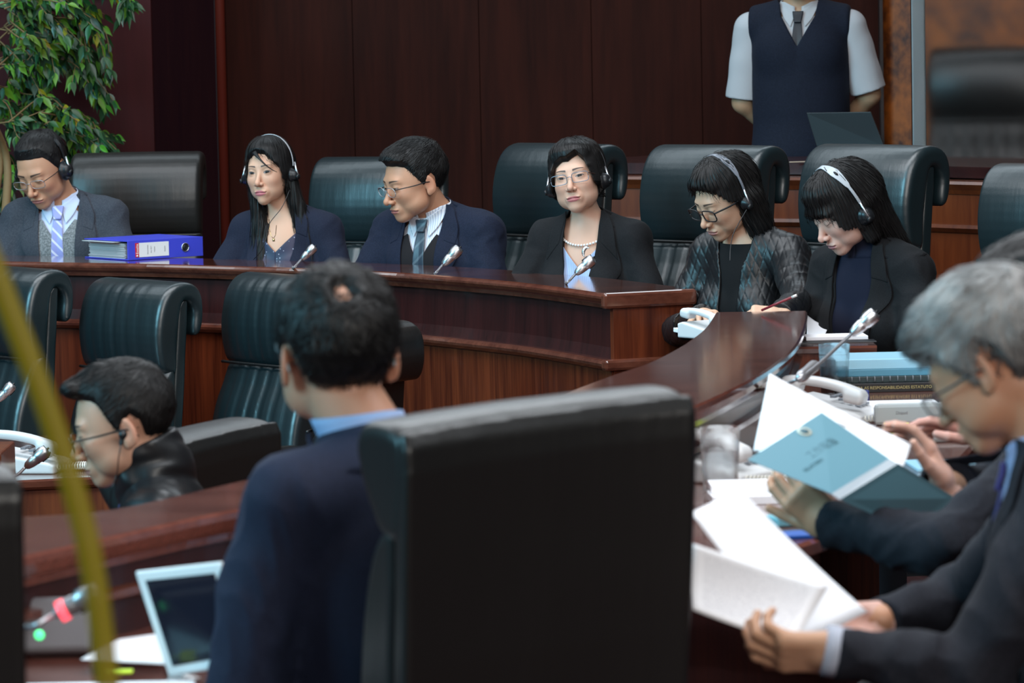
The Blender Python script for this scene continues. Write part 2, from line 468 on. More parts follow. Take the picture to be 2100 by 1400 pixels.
bench_s = smooth_path(bench_path); near_s = smooth_path(near_edge); far_s = smooth_path(far_edge)

CARPET = fabric('dark_red_carpet', (.05, .012, .012), (.07, .02, .02), weave=300)
bm = bmesh.new(); add_box(bm, (0, 9, -.35), (22, 24, .1)); struct('floor', bm, CARPET)
sweep('floor_platform_near', near_s, [(-.06, 0), (4.5, 0), (4.5, -.3), (-.06, -.3)], CARPET)['kind'] = 'structure'
tier = bench_s + [bench_s[-1] + Vector((.32, .0)), Vector((bench_s[-1].x + .45, 10.2)), ]
bm = bmesh.new()
poly = [(p.x, p.y + .02) for p in bench_s] + [(bench_s[-1].x + .05, 10.25), (5, 9.3), (6, 18), (-6, 18)]
prism_pts(bm, poly, -.3, 0); bmesh.ops.recalc_face_normals(bm, faces=bm.faces)
bmesh.ops.triangulate(bm, faces=bm.faces)
struct('floor_platform_back', bm, CARPET)

def wall_quad(name, p0, p1, m, z0=-.3, z1=5.0, th=.12):
    """wall panel whose face runs between two plan points"""
    d = (p1 - p0); L = d.length; a = math.atan2(d.y, d.x); c = (p0 + p1) / 2; n = Vector((-d.y, d.x)).normalized()
    bm = bmesh.new(); c2 = c + n * th / 2
    add_box(bm, (c2.x, c2.y, (z0 + z1) / 2), (L, th, z1 - z0), Matrix.Rotation(a, 3, 'Z'))
    return struct(name, bm, m)
def at(px, Y):  # plan point behind an image column at depth Y
    p = ray(px, 200); return Vector((p.x / p.y * Y, Y))
# the back wall of dark veneer boards with thin joints between them
bs = [(466, 16.9), (726, 16.9), (985, 16.9), (1215, 16.9), (1440, 16.9), (1640, 16.9), (1808, 16.9)]
for i in range(len(bs) - 1):
    a, b = at(*bs[i]), at(*bs[i + 1]); g = (b - a).normalized() * .0015
    wall_quad('wall_back' + ('' if i == 0 else '.%03d' % i), a + g, b - g, W_WALL)
wall_quad('wall_backing', at(450, 17.06), at(1815, 17.06), plain('dark_backing', (.01, .005, .004), .9, spec=.1))  # dark slab added behind the boards to stop light through the joints
wall_quad('wall_left', at(-700, 16.15), at(314, 16.15), W_MAROON)
wall_quad('wall_side', at(316, 16.2), at(444, 16.6), wood('shaded_veneer', (.017, .006, .009), (.025, .008, .010), rough=.5, coat=0, spec=.1, stretch=(4, 4, .3)))  # darker veneer colour carries the shade on this turned side
RED_TRIM = plain('red_highlight_trim', (.115, .017, .010), .34, coat=.3)  # red highlight along the wall's rounded edge put into the trim's colour
p = at(455, 16.62)
bm = bmesh.new(); bmesh.ops.create_cone(bm, cap_ends=True, segments=24, radius1=.022, radius2=.022, depth=5.3)
bmesh.ops.transform(bm, matrix=Matrix.Translation((p.x, p.y, 2.35)), verts=bm.verts); struct('trim_1', bm, RED_TRIM, True)
wall_quad('wall_right', at(1806, 16.6), at(2500, 15.9), W_BURL)
wall_quad('wall_far_right', at(2500, 15.9), at(3200, 14.2), W_WALL)
bm = bmesh.new(); add_box(bm, (at(1808, 16.55).x, 16.56, 2.35), (.014, .06, 5.3)); struct('trim_2', bm, plain('dark_joint', (.015, .006, .005), .5))

# ------------------------------------------------------------------ the raised president's platform: boarded front with two rails
PL_PX = [(1100, 362.5), (1240, 364), (1650, 366), (1950, 374), (2100, 378), (2400, 388)]
pl = [plan(PZ(x, y, 1.14)) for x, y in PL_PX]
W_ORANGE = wood('reddish_oak_panel', (.062, .012, .004), (.140, .034, .009), rough=.35, coat=.35, stretch=(5, 5, .5))
dais = thing('dais_desk', 'long reddish wooden dais desk behind the seated officials, with two mouldings along its front', 'desk', (pl[0].x, pl[0].y, 0))
def rel(o, root):
    o.matrix_parent_inverse = Matrix.Translation(-Vector(root.location)) if root.rotation_euler.z == 0 else root.matrix_world.inverted()
    return o
def child(o, root):
    o.parent = root; o.matrix_parent_inverse = (Matrix.Translation(root.location) @ Euler(root.rotation_euler).to_matrix().to_4x4()).inverted(); return o
child(sweep('front_panel', pl, [(0, 0), (-.03, 0), (-.03, -1.13), (0, -1.13)], W_ORANGE, z=1.13), dais)
child(sweep('top_rail', pl, [(-.12, .0), (.02, .0), (.028, -.01), (.012, -.03), (.004, -.045), (-.12, -.045)], W_ORANGE, z=1.145), dais)
child(sweep('lower_rail', pl, [(-.01, .0), (.018, .0), (.022, -.012), (.006, -.028), (-.01, -.028)], W_ORANGE, z=.995), dais)
child(sweep('desk_top', pl, [(-.10, .0), (-.75, .0), (-.75, -.04), (-.10, -.04)], W_DARK, z=1.19), dais)
child(sweep('back_panel', pl, [(-.70, .0), (-.74, .0), (-.74, -1.15), (-.70, -1.15)], W_DARK, z=1.15), dais)

# ------------------------------------------------------------------ the officials' bench
e = bench_s[-1]; t = (bench_s[-1] - bench_s[-3]).normalized(); n = Vector((t.y, -t.x))
bench = thing('conference_bench', 'long curved mahogany bench the officials sit behind, with a dark upper board and moulded edges', 'bench', (e.x, e.y, 0))
def bp(name, prof, m, z, path=None): return child(sweep(name, path or bench_s, prof, m, z=z), bench)
bp('top_ledge', [(-.30, 0), (-.011, 0), (-.004, -.003), (.001, -.010), (.001, -.016), (-.005, -.026), (-.016, -.034), (-.02, -.046), (-.30, -.046)], W_TOP, .92)
bp('upper_board', [(-.045, 0), (-.07, 0), (-.07, -.16), (-.03, -.16), (-.04, -.12)], W_DARK, .875)
bp('middle_rail', [(-.06, 0), (-.008, 0), (.0, -.004), (.004, -.012), (.002, -.020), (-.014, -.032), (-.06, -.032)], W_TOP, .722)
bp('lower_panel', [(-.025, 0), (-.06, 0), (-.06, -.99), (-.025, -.99)], W_BENCH, .69)
bp('writing_surface', [(-.30, 0), (-.46, 0), (-.46, -.03), (-.30, -.03)], W_TOP, .76)
Rz = Matrix.Rotation(math.atan2(t.y, t.x), 3, 'Z')
def endbox(name, o0, o1, along, th, z0, z1, m, bev=.004):
    c = e + n * ((o0 + o1) / 2) + t * along
    bm = bmesh.new(); add_box(bm, (c.x, c.y, (z0 + z1) / 2), (th, abs(o1 - o0), z1 - z0), Rz)
    return child(bm_obj(name, bm, m, None, False, bev), bench)
endbox('end_panel', -.295, -.03, -.006, .022, -.3, .876, W_BENCH, .001)
endbox('end_moulding', -.302, .004, .004, .03, .874, .922, W_TOP, .009)
endbox('end_moulding', -.302, .008, .010, .035, .690, .724, W_TOP, .009)

# ------------------------------------------------------------------ the members' curved desk
mdesk = thing('curved_desk', 'long curved mahogany desk with a raised ledge, sweeping in front of the standing-height chairs', 'desk', (near_s[8].x, near_s[8].y, 0))
mdesk['label'] = 'long curved mahogany desk with a raised ledge, covered with telephones, glasses and papers'
bm = bmesh.new(); nn = 90
A = smooth_path(near_edge, 90); B_ = smooth_path(far_edge, 90)
def resample(P, n):
    L = [0]
    for i in range(1, len(P)): L.append(L[-1] + (P[i] - P[i - 1]).length)
    out = []; j = 0
    for k in range(n):
        s = L[-1] * k / (n - 1)
        while j < len(P) - 2 and L[j + 1] < s: j += 1
        f = (s - L[j]) / max(1e-9, L[j + 1] - L[j]); out.append(P[j].lerp(P[j + 1], min(1, max(0, f))))
    return out
A = resample(A, nn); B_ = resample(B_, nn)
def offs(P, o):
    out = []
    for i in range(len(P)):
        t_ = (P[min(i + 1, len(P) - 1)] - P[max(0, i - 1)]).normalized(); out.append(P[i] + Vector((t_.y, -t_.x)) * o)
    return out
rows = [(offs(A, -.004), .92), (offs(A, .0), .915), (offs(A, .001), .905), (offs(A, -.008), .888), (offs(A, -.022), .878), (offs(A, -.022), .866), (B_, .866), (B_, .92)]
vv = [[bm.verts.new((p.x, p.y, z)) for p in P] for P, z in rows]
for r in range(len(rows)):
    a, b = vv[r], vv[(r + 1) % len(rows)]
    for i in range(nn - 1): bm.faces.new((a[i], a[i + 1], b[i + 1], b[i]))
bm.faces.new([x[0] for x in vv]); bm.faces.new([x[-1] for x in vv][::-1])
bmesh.ops.recalc_face_normals(bm, faces=bm.faces)
W_LEDGE = wood('polished_ledge_top', (.120, .034, .023), (.205, .066, .046), rough=.2, coat=1.0, stretch=(2.2, 6, 6))
child(bm_obj('ledge_top', bm, W_LEDGE), mdesk)
child(sweep('inner_board', A, [(-.03, 0), (-.05, 0), (-.05, -.13), (-.03, -.13)], W_DARK, z=.868), mdesk)
child(sweep('board_rail', A, [(-.03, 0), (-.012, -.004), (-.01, -.016), (-.02, -.022), (-.03, -.022)], W_TOP, z=.83), mdesk)
child(sweep('writing_surface', A, [(-.05, 0), (.47, 0), (.48, -.006), (.48, -.026), (.47, -.032), (-.05, -.032)], W_LEDGE, z=.75), mdesk)
child(sweep('modesty_panel', A, [(.0, 0), (.03, 0), (.03, -.72), (.0, -.72)], W_BENCH, z=.72), mdesk)
child(sweep('outer_panel', resample(far_s, 60), [(.03, 0), (.05, 0), (.05, -1.16), (.03, -1.16)], W_BENCH, z=.866), mdesk)
# the shorter desk in front of the two interpreters
sp = [PZ(1395, 712, .85), PZ(1560, 712, .85), PZ(1700, 710, .85), PZ(1798, 708, .85)]
sdesk = thing('side_desk', 'short mahogany desk in front of the two women reading, holding a phone and white papers', 'desk', (sp[0].x, sp[0].y, 0))
child(sweep('desk_top', sp, [(-.40, 0), (0, 0), (.004, -.006), (0, -.018), (-.40, -.018)], W_TOP, z=.85), sdesk)
child(sweep('front_panel', sp, [(-.01, 0), (-.04, 0), (-.04, -.84), (-.01, -.84)], W_BENCH, z=.835), sdesk)
# the lower desk of the man with the earpiece, at the edge of the picture
lp = [PZ(-300, 1000, .45), PZ(30, 985, .45), PZ(190, 978, .45), PZ(330, 973, .45)]
ldesk = thing('lower_desk', 'low mahogany desk beside the man with the earpiece, holding a white phone', 'desk', (lp[0].x, lp[0].y, -.3))
W_LOW = wood('warm_mahogany', (.10, .022, .010), (.21, .055, .018), rough=.3, coat=.5, stretch=(11, 11, .6))
child(sweep('desk_top', lp, [(-1.2, 0), (-.004, 0), (0, -.006), (0, -.022), (-.01, -.03), (-1.2, -.03)], W_TOP, z=.45), ldesk)
child(sweep('front_panel', lp, [(-.03, 0), (-.06, 0), (-.06, -.72), (-.03, -.72)], W_LOW, z=.42), ldesk)
q0 = PZ(26, 908, .62); q1 = PZ(-300, 940, .62)
bm = bmesh.new(); add_box(bm, ((q0.x + q1.x) / 2, q0.y - .1, .16), (q0.x - q1.x, .30, .92))
tag(bm_obj('desk_end_block', bm, W_LOW, None, False, .006), 'square mahogany desk end standing in front of the white phone', 'desk end')

# ================================================================== chairs
def chair_meshes():
    out = {}
    up_far = [(-.028, .950), (-.052, .99), (-.066, 1.07), (-.060, 1.15), (-.040, 1.205), (-.005, 1.238), (.045, 1.250), (.088, 1.236), (.112, 1.195), (.118, 1.13), (.108, 1.085), (.088, 1.075), (.078, 1.10), (.078, 1.155), (.055, 1.185), (.028, 1.17), (.020, 1.05), (.022, .950)]
    low = [(-.02, .50), (-.065, .53), (-.088, .62), (-.092, .70), (-.078, .80), (-.050, .88), (-.026, .943), (.02, .943), (.022, .50)]
    up_near = [(-.020, 1.085), (-.050, 1.105), (-.085, 1.145), (-.108, 1.185), (-.110, 1.215), (-.085, 1.240), (-.02, 1.250), (.030, 1.245), (.048, 1.225), (.050, 1.16), (.040, 1.085)]
    low_near = [(-.02, .50), (-.065, .53), (-.088, .62), (-.096, .72), (-.096, .86), (-.085, .96), (-.060, 1.04), (-.026, 1.080), (.02, 1.080), (.022, .80), (.022, .50)]
    shell = [(.018, .50), (.040, .48), (.060, .60), (.062, .9), (.058, 1.19), (.040, 1.20), (.020, 1.17)]
    shell_n = [(.022, .40), (.045, .40), (.062, .60), (.066, .9), (.064, 1.19), (.060, 1.225), (.045, 1.248), (.022, 1.24)]
    def f_poly(pts, half, r, pleat=0, taper=0, skew=0, seed=1, sm=True):
        c_ = [Vector((a, b, 0)) for a, b in pts]; n_ = len(c_); pts = []
        for i in range(n_):
            p0, p1, p2, p3 = c_[i - 1], c_[i], c_[(i + 1) % n_], c_[(i + 2) % n_]
            for t in ((0, .33, .66) if sm else (0,)): pts.append(tuple(.5 * ((2 * p1) + (p2 - p0) * t + (2 * p0 - 5 * p1 + 4 * p2 - p3) * t * t + (3 * p1 - p0 - 3 * p2 + p3) * t ** 3))[:2])
        def f(P):
            x, y, z = P[:, 0], P[:, 1], P[:, 2]
            if skew: z = z - x * skew
            hw = half * (1 - taper * np.clip(1.1 - z, 0, 1))
            Q = np.stack([x * (half / hw), y, z], 1)
            # the pad swells in its middle and softens at the sides
            d = poly2(y - .022 * (np.abs(x) / half) ** 2.5 + .006, z, pts)
            d = extr(Q, 0, half, d, r)
            if pleat:
                k = np.sin(x * 95 + np.sin(z * 9 + seed) * .8 + seed) * np.clip(1 - np.abs(x) / half * 1.0, 0, 1)
                d = d + pleat * np.clip(k, -.2, 1) * np.clip((-y) * 20, 0, 1)
            return d + .0007 * waves(P, 22, seed)
        return f
    for nm, up, sh, sk in (('far', up_far, shell, 0), ('worn', up_far, shell, 0), ('near', up_near, shell_n, -.055)):
        f = f_poly(up, .2375, .020, pleat=.0026 if nm == 'worn' else 0, taper=.10, skew=sk, seed=2)
        v, q = polygonise(f, (-.28, -.17, .88), (.28, .18, 1.31), .0065); out[nm + 'up'] = mesh_np('headrest_pad', v, q)
        f = f_poly(sh, .225 if nm != 'near' else .236, .010, taper=.05, skew=sk, sm=False)
        v, q = polygonise(f, (-.27, -.04, .36), (.27, .14, 1.31), .0065); out[nm + 'shell'] = mesh_np('back_shell', v, q)
    f = f_poly(low, .235, .022, pleat=.005, seed=4)
    v, q = polygonise(f, (-.27, -.15, .46), (.27, .10, .98), .0065); out['low'] = mesh_np('lumbar_pad', v, q)
    f = f_poly(low_near, .235, .022, pleat=.004, seed=4)
    v, q = polygonise(f, (-.27, -.15, .46), (.27, .10, 1.12), .0065); out['lownear'] = mesh_np('lumbar_pad', v, q)
    f = lambda P: rbox(P, (0, -.27, .455), (.245, .25, .055), .045) + .002 * waves(P, 18, 3)
    v, q = polygonise(f, (-.28, -.55, .36), (.28, .02, .54), .010); out['seat'] = mesh_np('seat', v, q)
    def arm(s):
        V = []; Q = []; T = []
        v, q, t_ = tube_np(curve_pts([(s * .25, -.02, .66), (s * .27, -.10, .685), (s * .275, -.25, .685), (s * .27, -.40, .675), (s * .265, -.44, .64)], 16), [.02] + [.03] * 11 + [.028, .024, .02, .016, .012][:4] + [.01] * 9, 10, .75)
        V += v; Q += q; T += t_
        v, q, t_ = tube_np(curve_pts([(s * .265, -.42, .64), (s * .275, -.36, .52), (s * .25, -.28, .42), (s * .2, -.2, .40)], 12), .017, 8); b = len(V)
        V += v; Q += [tuple(x + b for x in g) for g in q]; T += [tuple(x + b for x in g) for g in t_]
        return mesh_np('armrest', V, Q, T)
    out['arm-1'] = arm(-1); out['arm1'] = arm(1)
    bm = bmesh.new()
    for k in range(5):
        a = 2 * PI * k / 5 + .3
        add_box(bm, (.15 * math.cos(a), .15 * math.sin(a) - .25, .075), (.30, .035, .03), Matrix.Rotation(a, 3, 'Z'))
        r = bmesh.ops.create_icosphere(bm, subdivisions=2, radius=.028); bmesh.ops.translate(bm, vec=(.29 * math.cos(a), .29 * math.sin(a) - .25, .028), verts=r['verts'])
    me = bpy.data.meshes.new('star_base'); bm.to_mesh(me); bm.free(); out['base'] = me
    me0 = tube_np([(0, -.25, .06), (0, -.25, .30), (0, -.25, .44)], .028, 12); out['column'] = mesh_np('gas_column', *me0)
    pts = [(x * .0235 * 10, -.034 - .014 * (1 - (x) ** 2), .947) for x in [i / 10 for i in range(-10, 11)]]
    out['piping'] = mesh_np('piping', *tube_np(pts, .005, 8))
    for s, kx in ((1, .2385), (-1, -.2385)):
        pass
    return out
CM = chair_meshes()
def put(name, me, m, parent, dz=0.0):
    if not me.materials: me.materials.append(m)
    o = bpy.data.objects.new(name, me); COL.objects.link(o); o.parent = parent; o.location.z = dz
    if me.materials[0] is not m: o.material_slots[0].link = 'OBJECT'; o.material_slots[0].material = m
    return o
def place_chair(top, yaw, floor, label, kind='far', m=None, group='high-backed leather chairs', lift=None, recline=5, sc=1.0):
    m = m or L_TEAL
    R = Matrix.Rotation(yaw, 3, 'Z'); a = math.radians(recline)
    off = R @ Vector((0, .04 * sc, 0))
    root = thing('office_chair', label, 'chair', (top[0] - off.x, top[1] - off.y, floor), yaw, group)
    root.scale = (sc, sc, sc)
    dz = (top[2] - floor) / sc - 1.25
    rec = []
    rec.append(put('headrest_pad', CM[kind + 'up'], m, root, dz)); rec.append(put('back_shell', CM[kind + 'shell'], L_BLACK if m is L_BLACK else m, root, dz))
    rec.append(put('lumbar_pad', CM['low' if kind != 'near' else 'lownear'], m, root, dz))
    if kind != 'near': rec.append(put('piping', CM['piping'], L_BLACK, root, dz))
    T = Matrix.Translation((0, 0, .45)) @ Matrix.Rotation(-a, 4, 'X') @ Matrix.Translation((0, 0, -.45))
    for o in rec: o.matrix_local = Matrix.Translation((0, 0, dz)) @ T
    put('seat', CM['seat'], m, root, dz)
    for s in (-1, 1): put('armrest', CM['arm%d' % s], L_BLACK, root, dz)
    c = put('gas_column', CM['column'], BLACKPL, root, 0); c.scale.z = 1 + dz / .44
    put('star_base', CM['base'], BLACKPL, root, 0)
    return root
def chair_px(px, py, s, yaw, floor, label, **k): return place_chair(W(px, py, s), D(yaw), floor, label, **k)
L_BROWN = leather('dark_brown_leather', (.0125, .0115, .0105), .38)
chair_px(276, 309, 552, -4, 0, 'wide dark leather chair behind the man in the grey suit and the blue binder', m=L_BROWN, sc=1.04)
chair_px(757, 319, 562, -28, 0, 'dark teal leather chair showing between the long-haired woman and the man in the navy suit', sc=1.05)
chair_px(1118, 291, 592, -50, 0, 'dark teal leather chair behind the woman wearing a pearl necklace', sc=1.08)
chair_px(1437, 294, 625, -45, 0, 'dark leather chair behind the woman in the quilted leather jacket', sc=1.07)
chair_px(1760, 293, 650, -52, 0, 'dark teal leather chair behind the woman with the straight black fringe', sc=1.07)
chair_px(2140, 333, 680, -46, 0, 'teal leather chair cut by the picture edge above the grey-haired man')
chair_px(-6, 545, 610, -50, -.3, 'empty teal leather chair behind the yellow ribbon, cut by the picture edge', kind='worn')
chair_px(256, 571, 618, -50, -.3, 'empty teal leather chair standing behind the man with the earpiece', kind='worn')
chair_px(552, 560, 622, -50, -.3, 'empty teal leather chair partly hidden by the head of the balding man', kind='worn')
chair_px(712, 662, 690, -112, -.3, 'dark chair turned sideways, showing beside the ear of the balding man', m=L_BLACK)
chair_px(372, 884, 940, -122, -.3, 'black leather chair the man with the earpiece sits in', kind='near', m=L_BLACK)
chair_px(1070, 822, 1440, -153, 0, 'large black leather chair seen from behind, beside the balding man', kind='near', m=L_BLACK, sc=.98)
chair_px(-375, 985, 1700, -165, 0, 'dark blurred leather chair cut by the picture edge below the yellow ribbon', kind='near', m=L_BLACK)
gch = place_chair(Vector((.99, 5.76, 1.26)), D(-92), 0, 'black leather chair the grey-haired man sits in', kind='near', m=L_BLACK)
pch = chair_px(2020, 92, 500, -18, .0, 'tall black chair standing behind the frosted glass screen', m=L_BLACK)
# ================================================================== things on the desks
PAPER = paper('white_paper'); PAPER_TXT = paper('printed_paper', text=(40, (.50, .51, .57), .50))
PAPER_FEW = paper('lightly_printed_paper', text=(30, (.74, .75, .80), .36))
def sheet(name, c, m, parent=None, bend=(0, 0), nu=14, nv=14, th=.0006):
    """sheet of paper from four corners (u along c0-c1, v along c0-c3), bent out of its plane"""
    c = [Vector(x) for x in c]; nrm = (c[1] - c[0]).cross(c[3] - c[0]).normalized()
    V = []; Q = []; uv = []
    for j in range(nv + 1):
        for i in range(nu + 1):
            u, v = i / nu, j / nv
            p = c[0].lerp(c[1], u).lerp(c[3].lerp(c[2], u), v)
            p = p + nrm * (bend[0] * math.sin(PI * u) + bend[1] * math.sin(PI * v)); V.append(tuple(p)); uv.append((u, v))
    for j in range(nv):
        for i in range(nu): a = j * (nu + 1) + i; Q.append((a, a + 1, a + nu + 2, a + nu + 1))
    me = mesh_np(name, V, Q); l = me.uv_layers.new(name='UVMap')
    idx = np.zeros(len(me.loops), np.int32); me.loops.foreach_get('vertex_index', idx)
    l.data.foreach_set('uv', np.asarray(uv, F32)[idx].ravel())
    o = obj_from(name, me, m, parent); s = o.modifiers.new('thick', 'SOLIDIFY'); s.thickness = th; s.offset = 0
    return o
def xf(o, loc, rz=0, rx=0, ry=0):
    o.location = loc; o.rotation_euler = (rx, ry, rz); return o

def microphone(head_px, tip_px, s_head, base, label, joint=None, ring=False, s_base=None, hl=.055, grey=False, group='gooseneck microphones'):
    """head from head_px to tip_px, stem down to a base point on the desk"""
    a, b = W(*head_px, s_head), W(*tip_px, s_head); d = (b - a).normalized()
    t = thing('gooseneck_microphone', label, 'microphone', base, 0, group)
    base = Vector(base); loc = lambda p: Vector(p) - base
    hl = (b - a).length
    up = base + Vector((0, 0, .02))
    if joint is not None: path = curve_pts([up, up + Vector((0, 0, .03)) + (joint - up) * .25, joint, a], 28)
    else: path = curve_pts([up, up.lerp(a, .35) + Vector((0, 0, .02)), a - d * .04, a], 24)
    tube('stem', [loc(p) for p in path], .0042, GREYMET, t, 10)
    rr = [.0045, .008, .0105, .0115, .0105, .0125, .0135, .0135, .0125, .007]
    u = [0, .08, .25, .42, .5, .55, .7, .88, .97, 1.0]
    k = hl / .058
    h = tube('capsule', [loc(a + (b - a) * x) for x in u], [x * k for x in rr], CHROME if not grey else GREYMET, t, 18)
    tubes('capsule_slots', [([loc(a + (b - a) * .58 + o_), loc(a + (b - a) * .86 + o_)], .0022 * k) for o_ in [(cam_r * math.cos(q) + cam_u * math.sin(q)) * .0128 * k for q in [i * PI / 4 for i in range(8)]]], BLACKPL, h)
    for o in h.children: o.parent = h
    bm = bmesh.new(); add_box(bm, (0, 0, .014), (.11, .13, .028)); bm_obj('microphone_base', bm, GREYMET, t, False, .008)
    if ring:
        p0 = a + (b - a) * .10; p1 = a + (b - a) * .26
        tube('light_ring', [loc(p0), loc(p1)], .0125 * k, plain('red_light', (.9, .1, .1), .4, emit=(1, .08, .12), estr=1.6), t, 16)
    if joint is not None:
        q0 = joint; q1 = joint + (a - joint) * .30
        tube('joint', [loc(q0.lerp(q1, x)) for x in (0, .15, .5, .85, 1)], [.010, .014, .013, .014, .008], GREYMET, t, 12)
    return t
microphone((618, 532), (646, 505), 612, PZ(606, 531, .765) + Vector((0, .06, 0)), 'short chrome microphone rising behind the ledge in front of the long-haired woman')
microphone((908, 543), (943, 508), 628, PZ(896, 543, .765) + Vector((0, .08, 0)), 'short chrome microphone rising behind the ledge in front of the man in the navy suit')
microphone((1180, 562), (1217, 529), 662, PZ(1166, 566, .765) + Vector((.0, .1, 0)), 'short chrome microphone rising behind the ledge in front of the woman with pearls')
jb = PZ(1500, 868, .75)
microphone((1745, 686), (1797, 641), 850, jb, 'long thin gooseneck microphone reaching up over the teal reports beside the water glass', joint=W(1640, 775, 930))
microphone((52, 958), (97, 922), 760, PZ(-60, 1040, .45), 'gooseneck microphone in front of the white phone, beside the wooden desk end')
microphone((-6, 822), (27, 788), 660, PZ(-50, 930, .45), 'chrome microphone tip in front of the empty chair at the picture edge')
mb = PZ(-40, 1345, .75)
microphone((112, 1260), (206, 1212), 1420, mb, 'blurred microphone with a glowing red ring, near the white tablet', ring=True, grey=True)
bm = bmesh.new(); add_box(bm, (0, 0, .045), (.13, .05, .09), Matrix.Rotation(-.4, 3, 'X'))
cu = bm_obj('microphone_console', bm, plain('grey_console', (.16, .155, .17), .45), None, False, .008)
cu.location = PZ(100, 1352, .75) + Vector((0, .04, 0)); tag(cu, 'dark grey microphone console with a small green light, below the microphone with the red ring', 'console')
lt = obj_from('green_light', tube_np and mesh_np('green_light', *tube_np([(0, 0, 0), (0, -.004, .002)], .0075, 18)), plain('green_light', (.1, .8, .3), .4, emit=(.08, 1, .30), estr=1.4), cu)
lt.location = Vector(W(83, 1300, 1330)) - cu.location - Vector((0, .012, 0))

# ---- telephone
def phone_meshes():
    body = [(-.11, 0), (.11, 0), (.11, .055), (.085, .062), (-.09, .030), (-.11, .022)]
    f = lambda P: extr(P, 0, .085, poly2(P[:, 1], P[:, 2], body), .007)
    v, q = polygonise(f, (-.1, -.13, -.01), (.1, .13, .08), .004); b = mesh_np('phone_body', v, q)
    def g(P):
        Q = P.copy(); Q[:, 2] = P[:, 2] + .9 * P[:, 1] ** 2 * 1.3
        d = rbox(Q, (0, 0, .02), (.020, .105, .011), .009)
        d = smin(d, rbox(P, (0, .083, .000), (.025, .026, .016), .012), .01)
        return smin(d, rbox(P, (0, -.083, .000), (.025, .026, .016), .012), .01)
    v, q = polygonise(g, (-.04, -.13, -.03), (.04, .13, .05), .0035); h = mesh_np('handset', v, q)
    bm = bmesh.new()
    for i in range(3):
        for j in range(4): add_box(bm, (.01 + i * .022, -.065 + j * .022, .040 + j * .0062), (.015, .013, .006))
    k = bpy.data.meshes.new('keypad'); bm.to_mesh(k); bm.free()
    P = []
    for i in range(420):
        a = i * .62; t_ = i / 420
        c = Vector((-.06 + .02 * math.sin(t_ * 3), -.10 - .10 * math.sin(PI * t_), .012)) + Vector((t_ * .09, 0, 0))
        P.append(c + Vector((math.cos(a) * .006, 0, math.sin(a) * .0065 + .002)))
    cd = mesh_np('coiled_cord', *tube_np(P, .0022, 5))
    return b, h, k, cd
PHM = phone_meshes()
def phone(loc, rz, label, cord=True, k=1.0):
    t = thing('desk_telephone', label, 'telephone', loc, rz, 'white desk telephones'); t.scale = (k, k, k)
    put('phone_body', PHM[0], WHITEPL, t); h = put('handset', PHM[1], WHITEPL, t); h.location = (-.052, 0, .078); h.rotation_euler = (.16, 0, 0)
    put('keypad', PHM[2], GREYPL, t)
    if cord: put('coiled_cord', PHM[3], CORDPL, t)
    return t
phone(PZ(82, 972, .45) + Vector((-.06, .10, 0)), D(80), 'white telephone with a coiled cord on the low desk, beside the man with the earpiece', k=1.1)
phone(PZ(1462, 692, .85), D(40), 'white telephone on the side desk, in front of the woman in quilted leather', cord=False, k=.72)
phone(PZ(1712, 868, .75) + Vector((0, .06, 0)), D(62), 'white telephone behind the raised papers, near the blue eraser box')
phone(PZ(1500, 985, .75) + Vector((-.02, .02, 0)), D(50), 'white telephone behind the cut-glass tumbler, partly hidden by the big black chair')

# ---- tumblers
GLASS = plain('clear_glass', (.97, .99, 1), .02, trans=1.0, ior=1.20, spec=1.0, alpha=.5)
WATER = plain('water', (.93, .98, 1), .0, trans=1.0, ior=1.16, alpha=.4)
def tumbler(loc, label, s=1.0, water=.6):
    H = .128 * s; R = .040 * s
    prof = [(0, .0), (R * .80, 0), (R * .86, .004), (R * .90, H * .3), (R * .94, H * .6), (R, H), (R - .0022, H + .0005), (R * .94 - .003, H * .6), (R * .88 - .003, H * .3), (R * .80 - .003, .016), (0, .014)]
    cut = lambda i, a: -.035 * abs(math.sin(a * 5)) if i in (2, 3) else 0
    p2 = []
    for k in range(len(prof) - 1):
        for t_ in (0, .5): p2.append((prof[k][0] * (1 - t_) + prof[k + 1][0] * t_, prof[k][1] * (1 - t_) + prof[k + 1][1] * t_))
    p2.append(prof[-1])
    fl = lambda i, a: (-.05 * abs(math.sin(a * 6)) * (1 if p2[i][1] < H * .5 else 0) * (1 if i < 9 else 0))
    t = thing('water_glass', label, 'glass', loc, 0, 'cut-glass water tumblers')
    lathe('tumbler', p2, GLASS, t, 60, flute=fl)
    if water:
        wl = H * water; lathe('water', [(0, .0145), (R * .80 - .0032, .0165), (R * .88 - .0032, H * .3), (R * .93 - .0032, wl), (0, wl)], WATER, t, 40)
    return t
tumbler(PZ(1712, 808, .75), 'tall water tumbler half full, standing in front of the stacked teal reports', 1.02, .55)
tumbler(PZ(1478, 1008, .75), 'cut-glass tumbler of water in front of a white phone, beside the large black chair', 1.06, .62)
def tumb2(): pass
0 and tumbler(PZ(1446, 842, .75) + Vector((0, .0, 0)), 'small clear tumbler under the curved ledge, beside the top corner of the big chair', .9, 0)

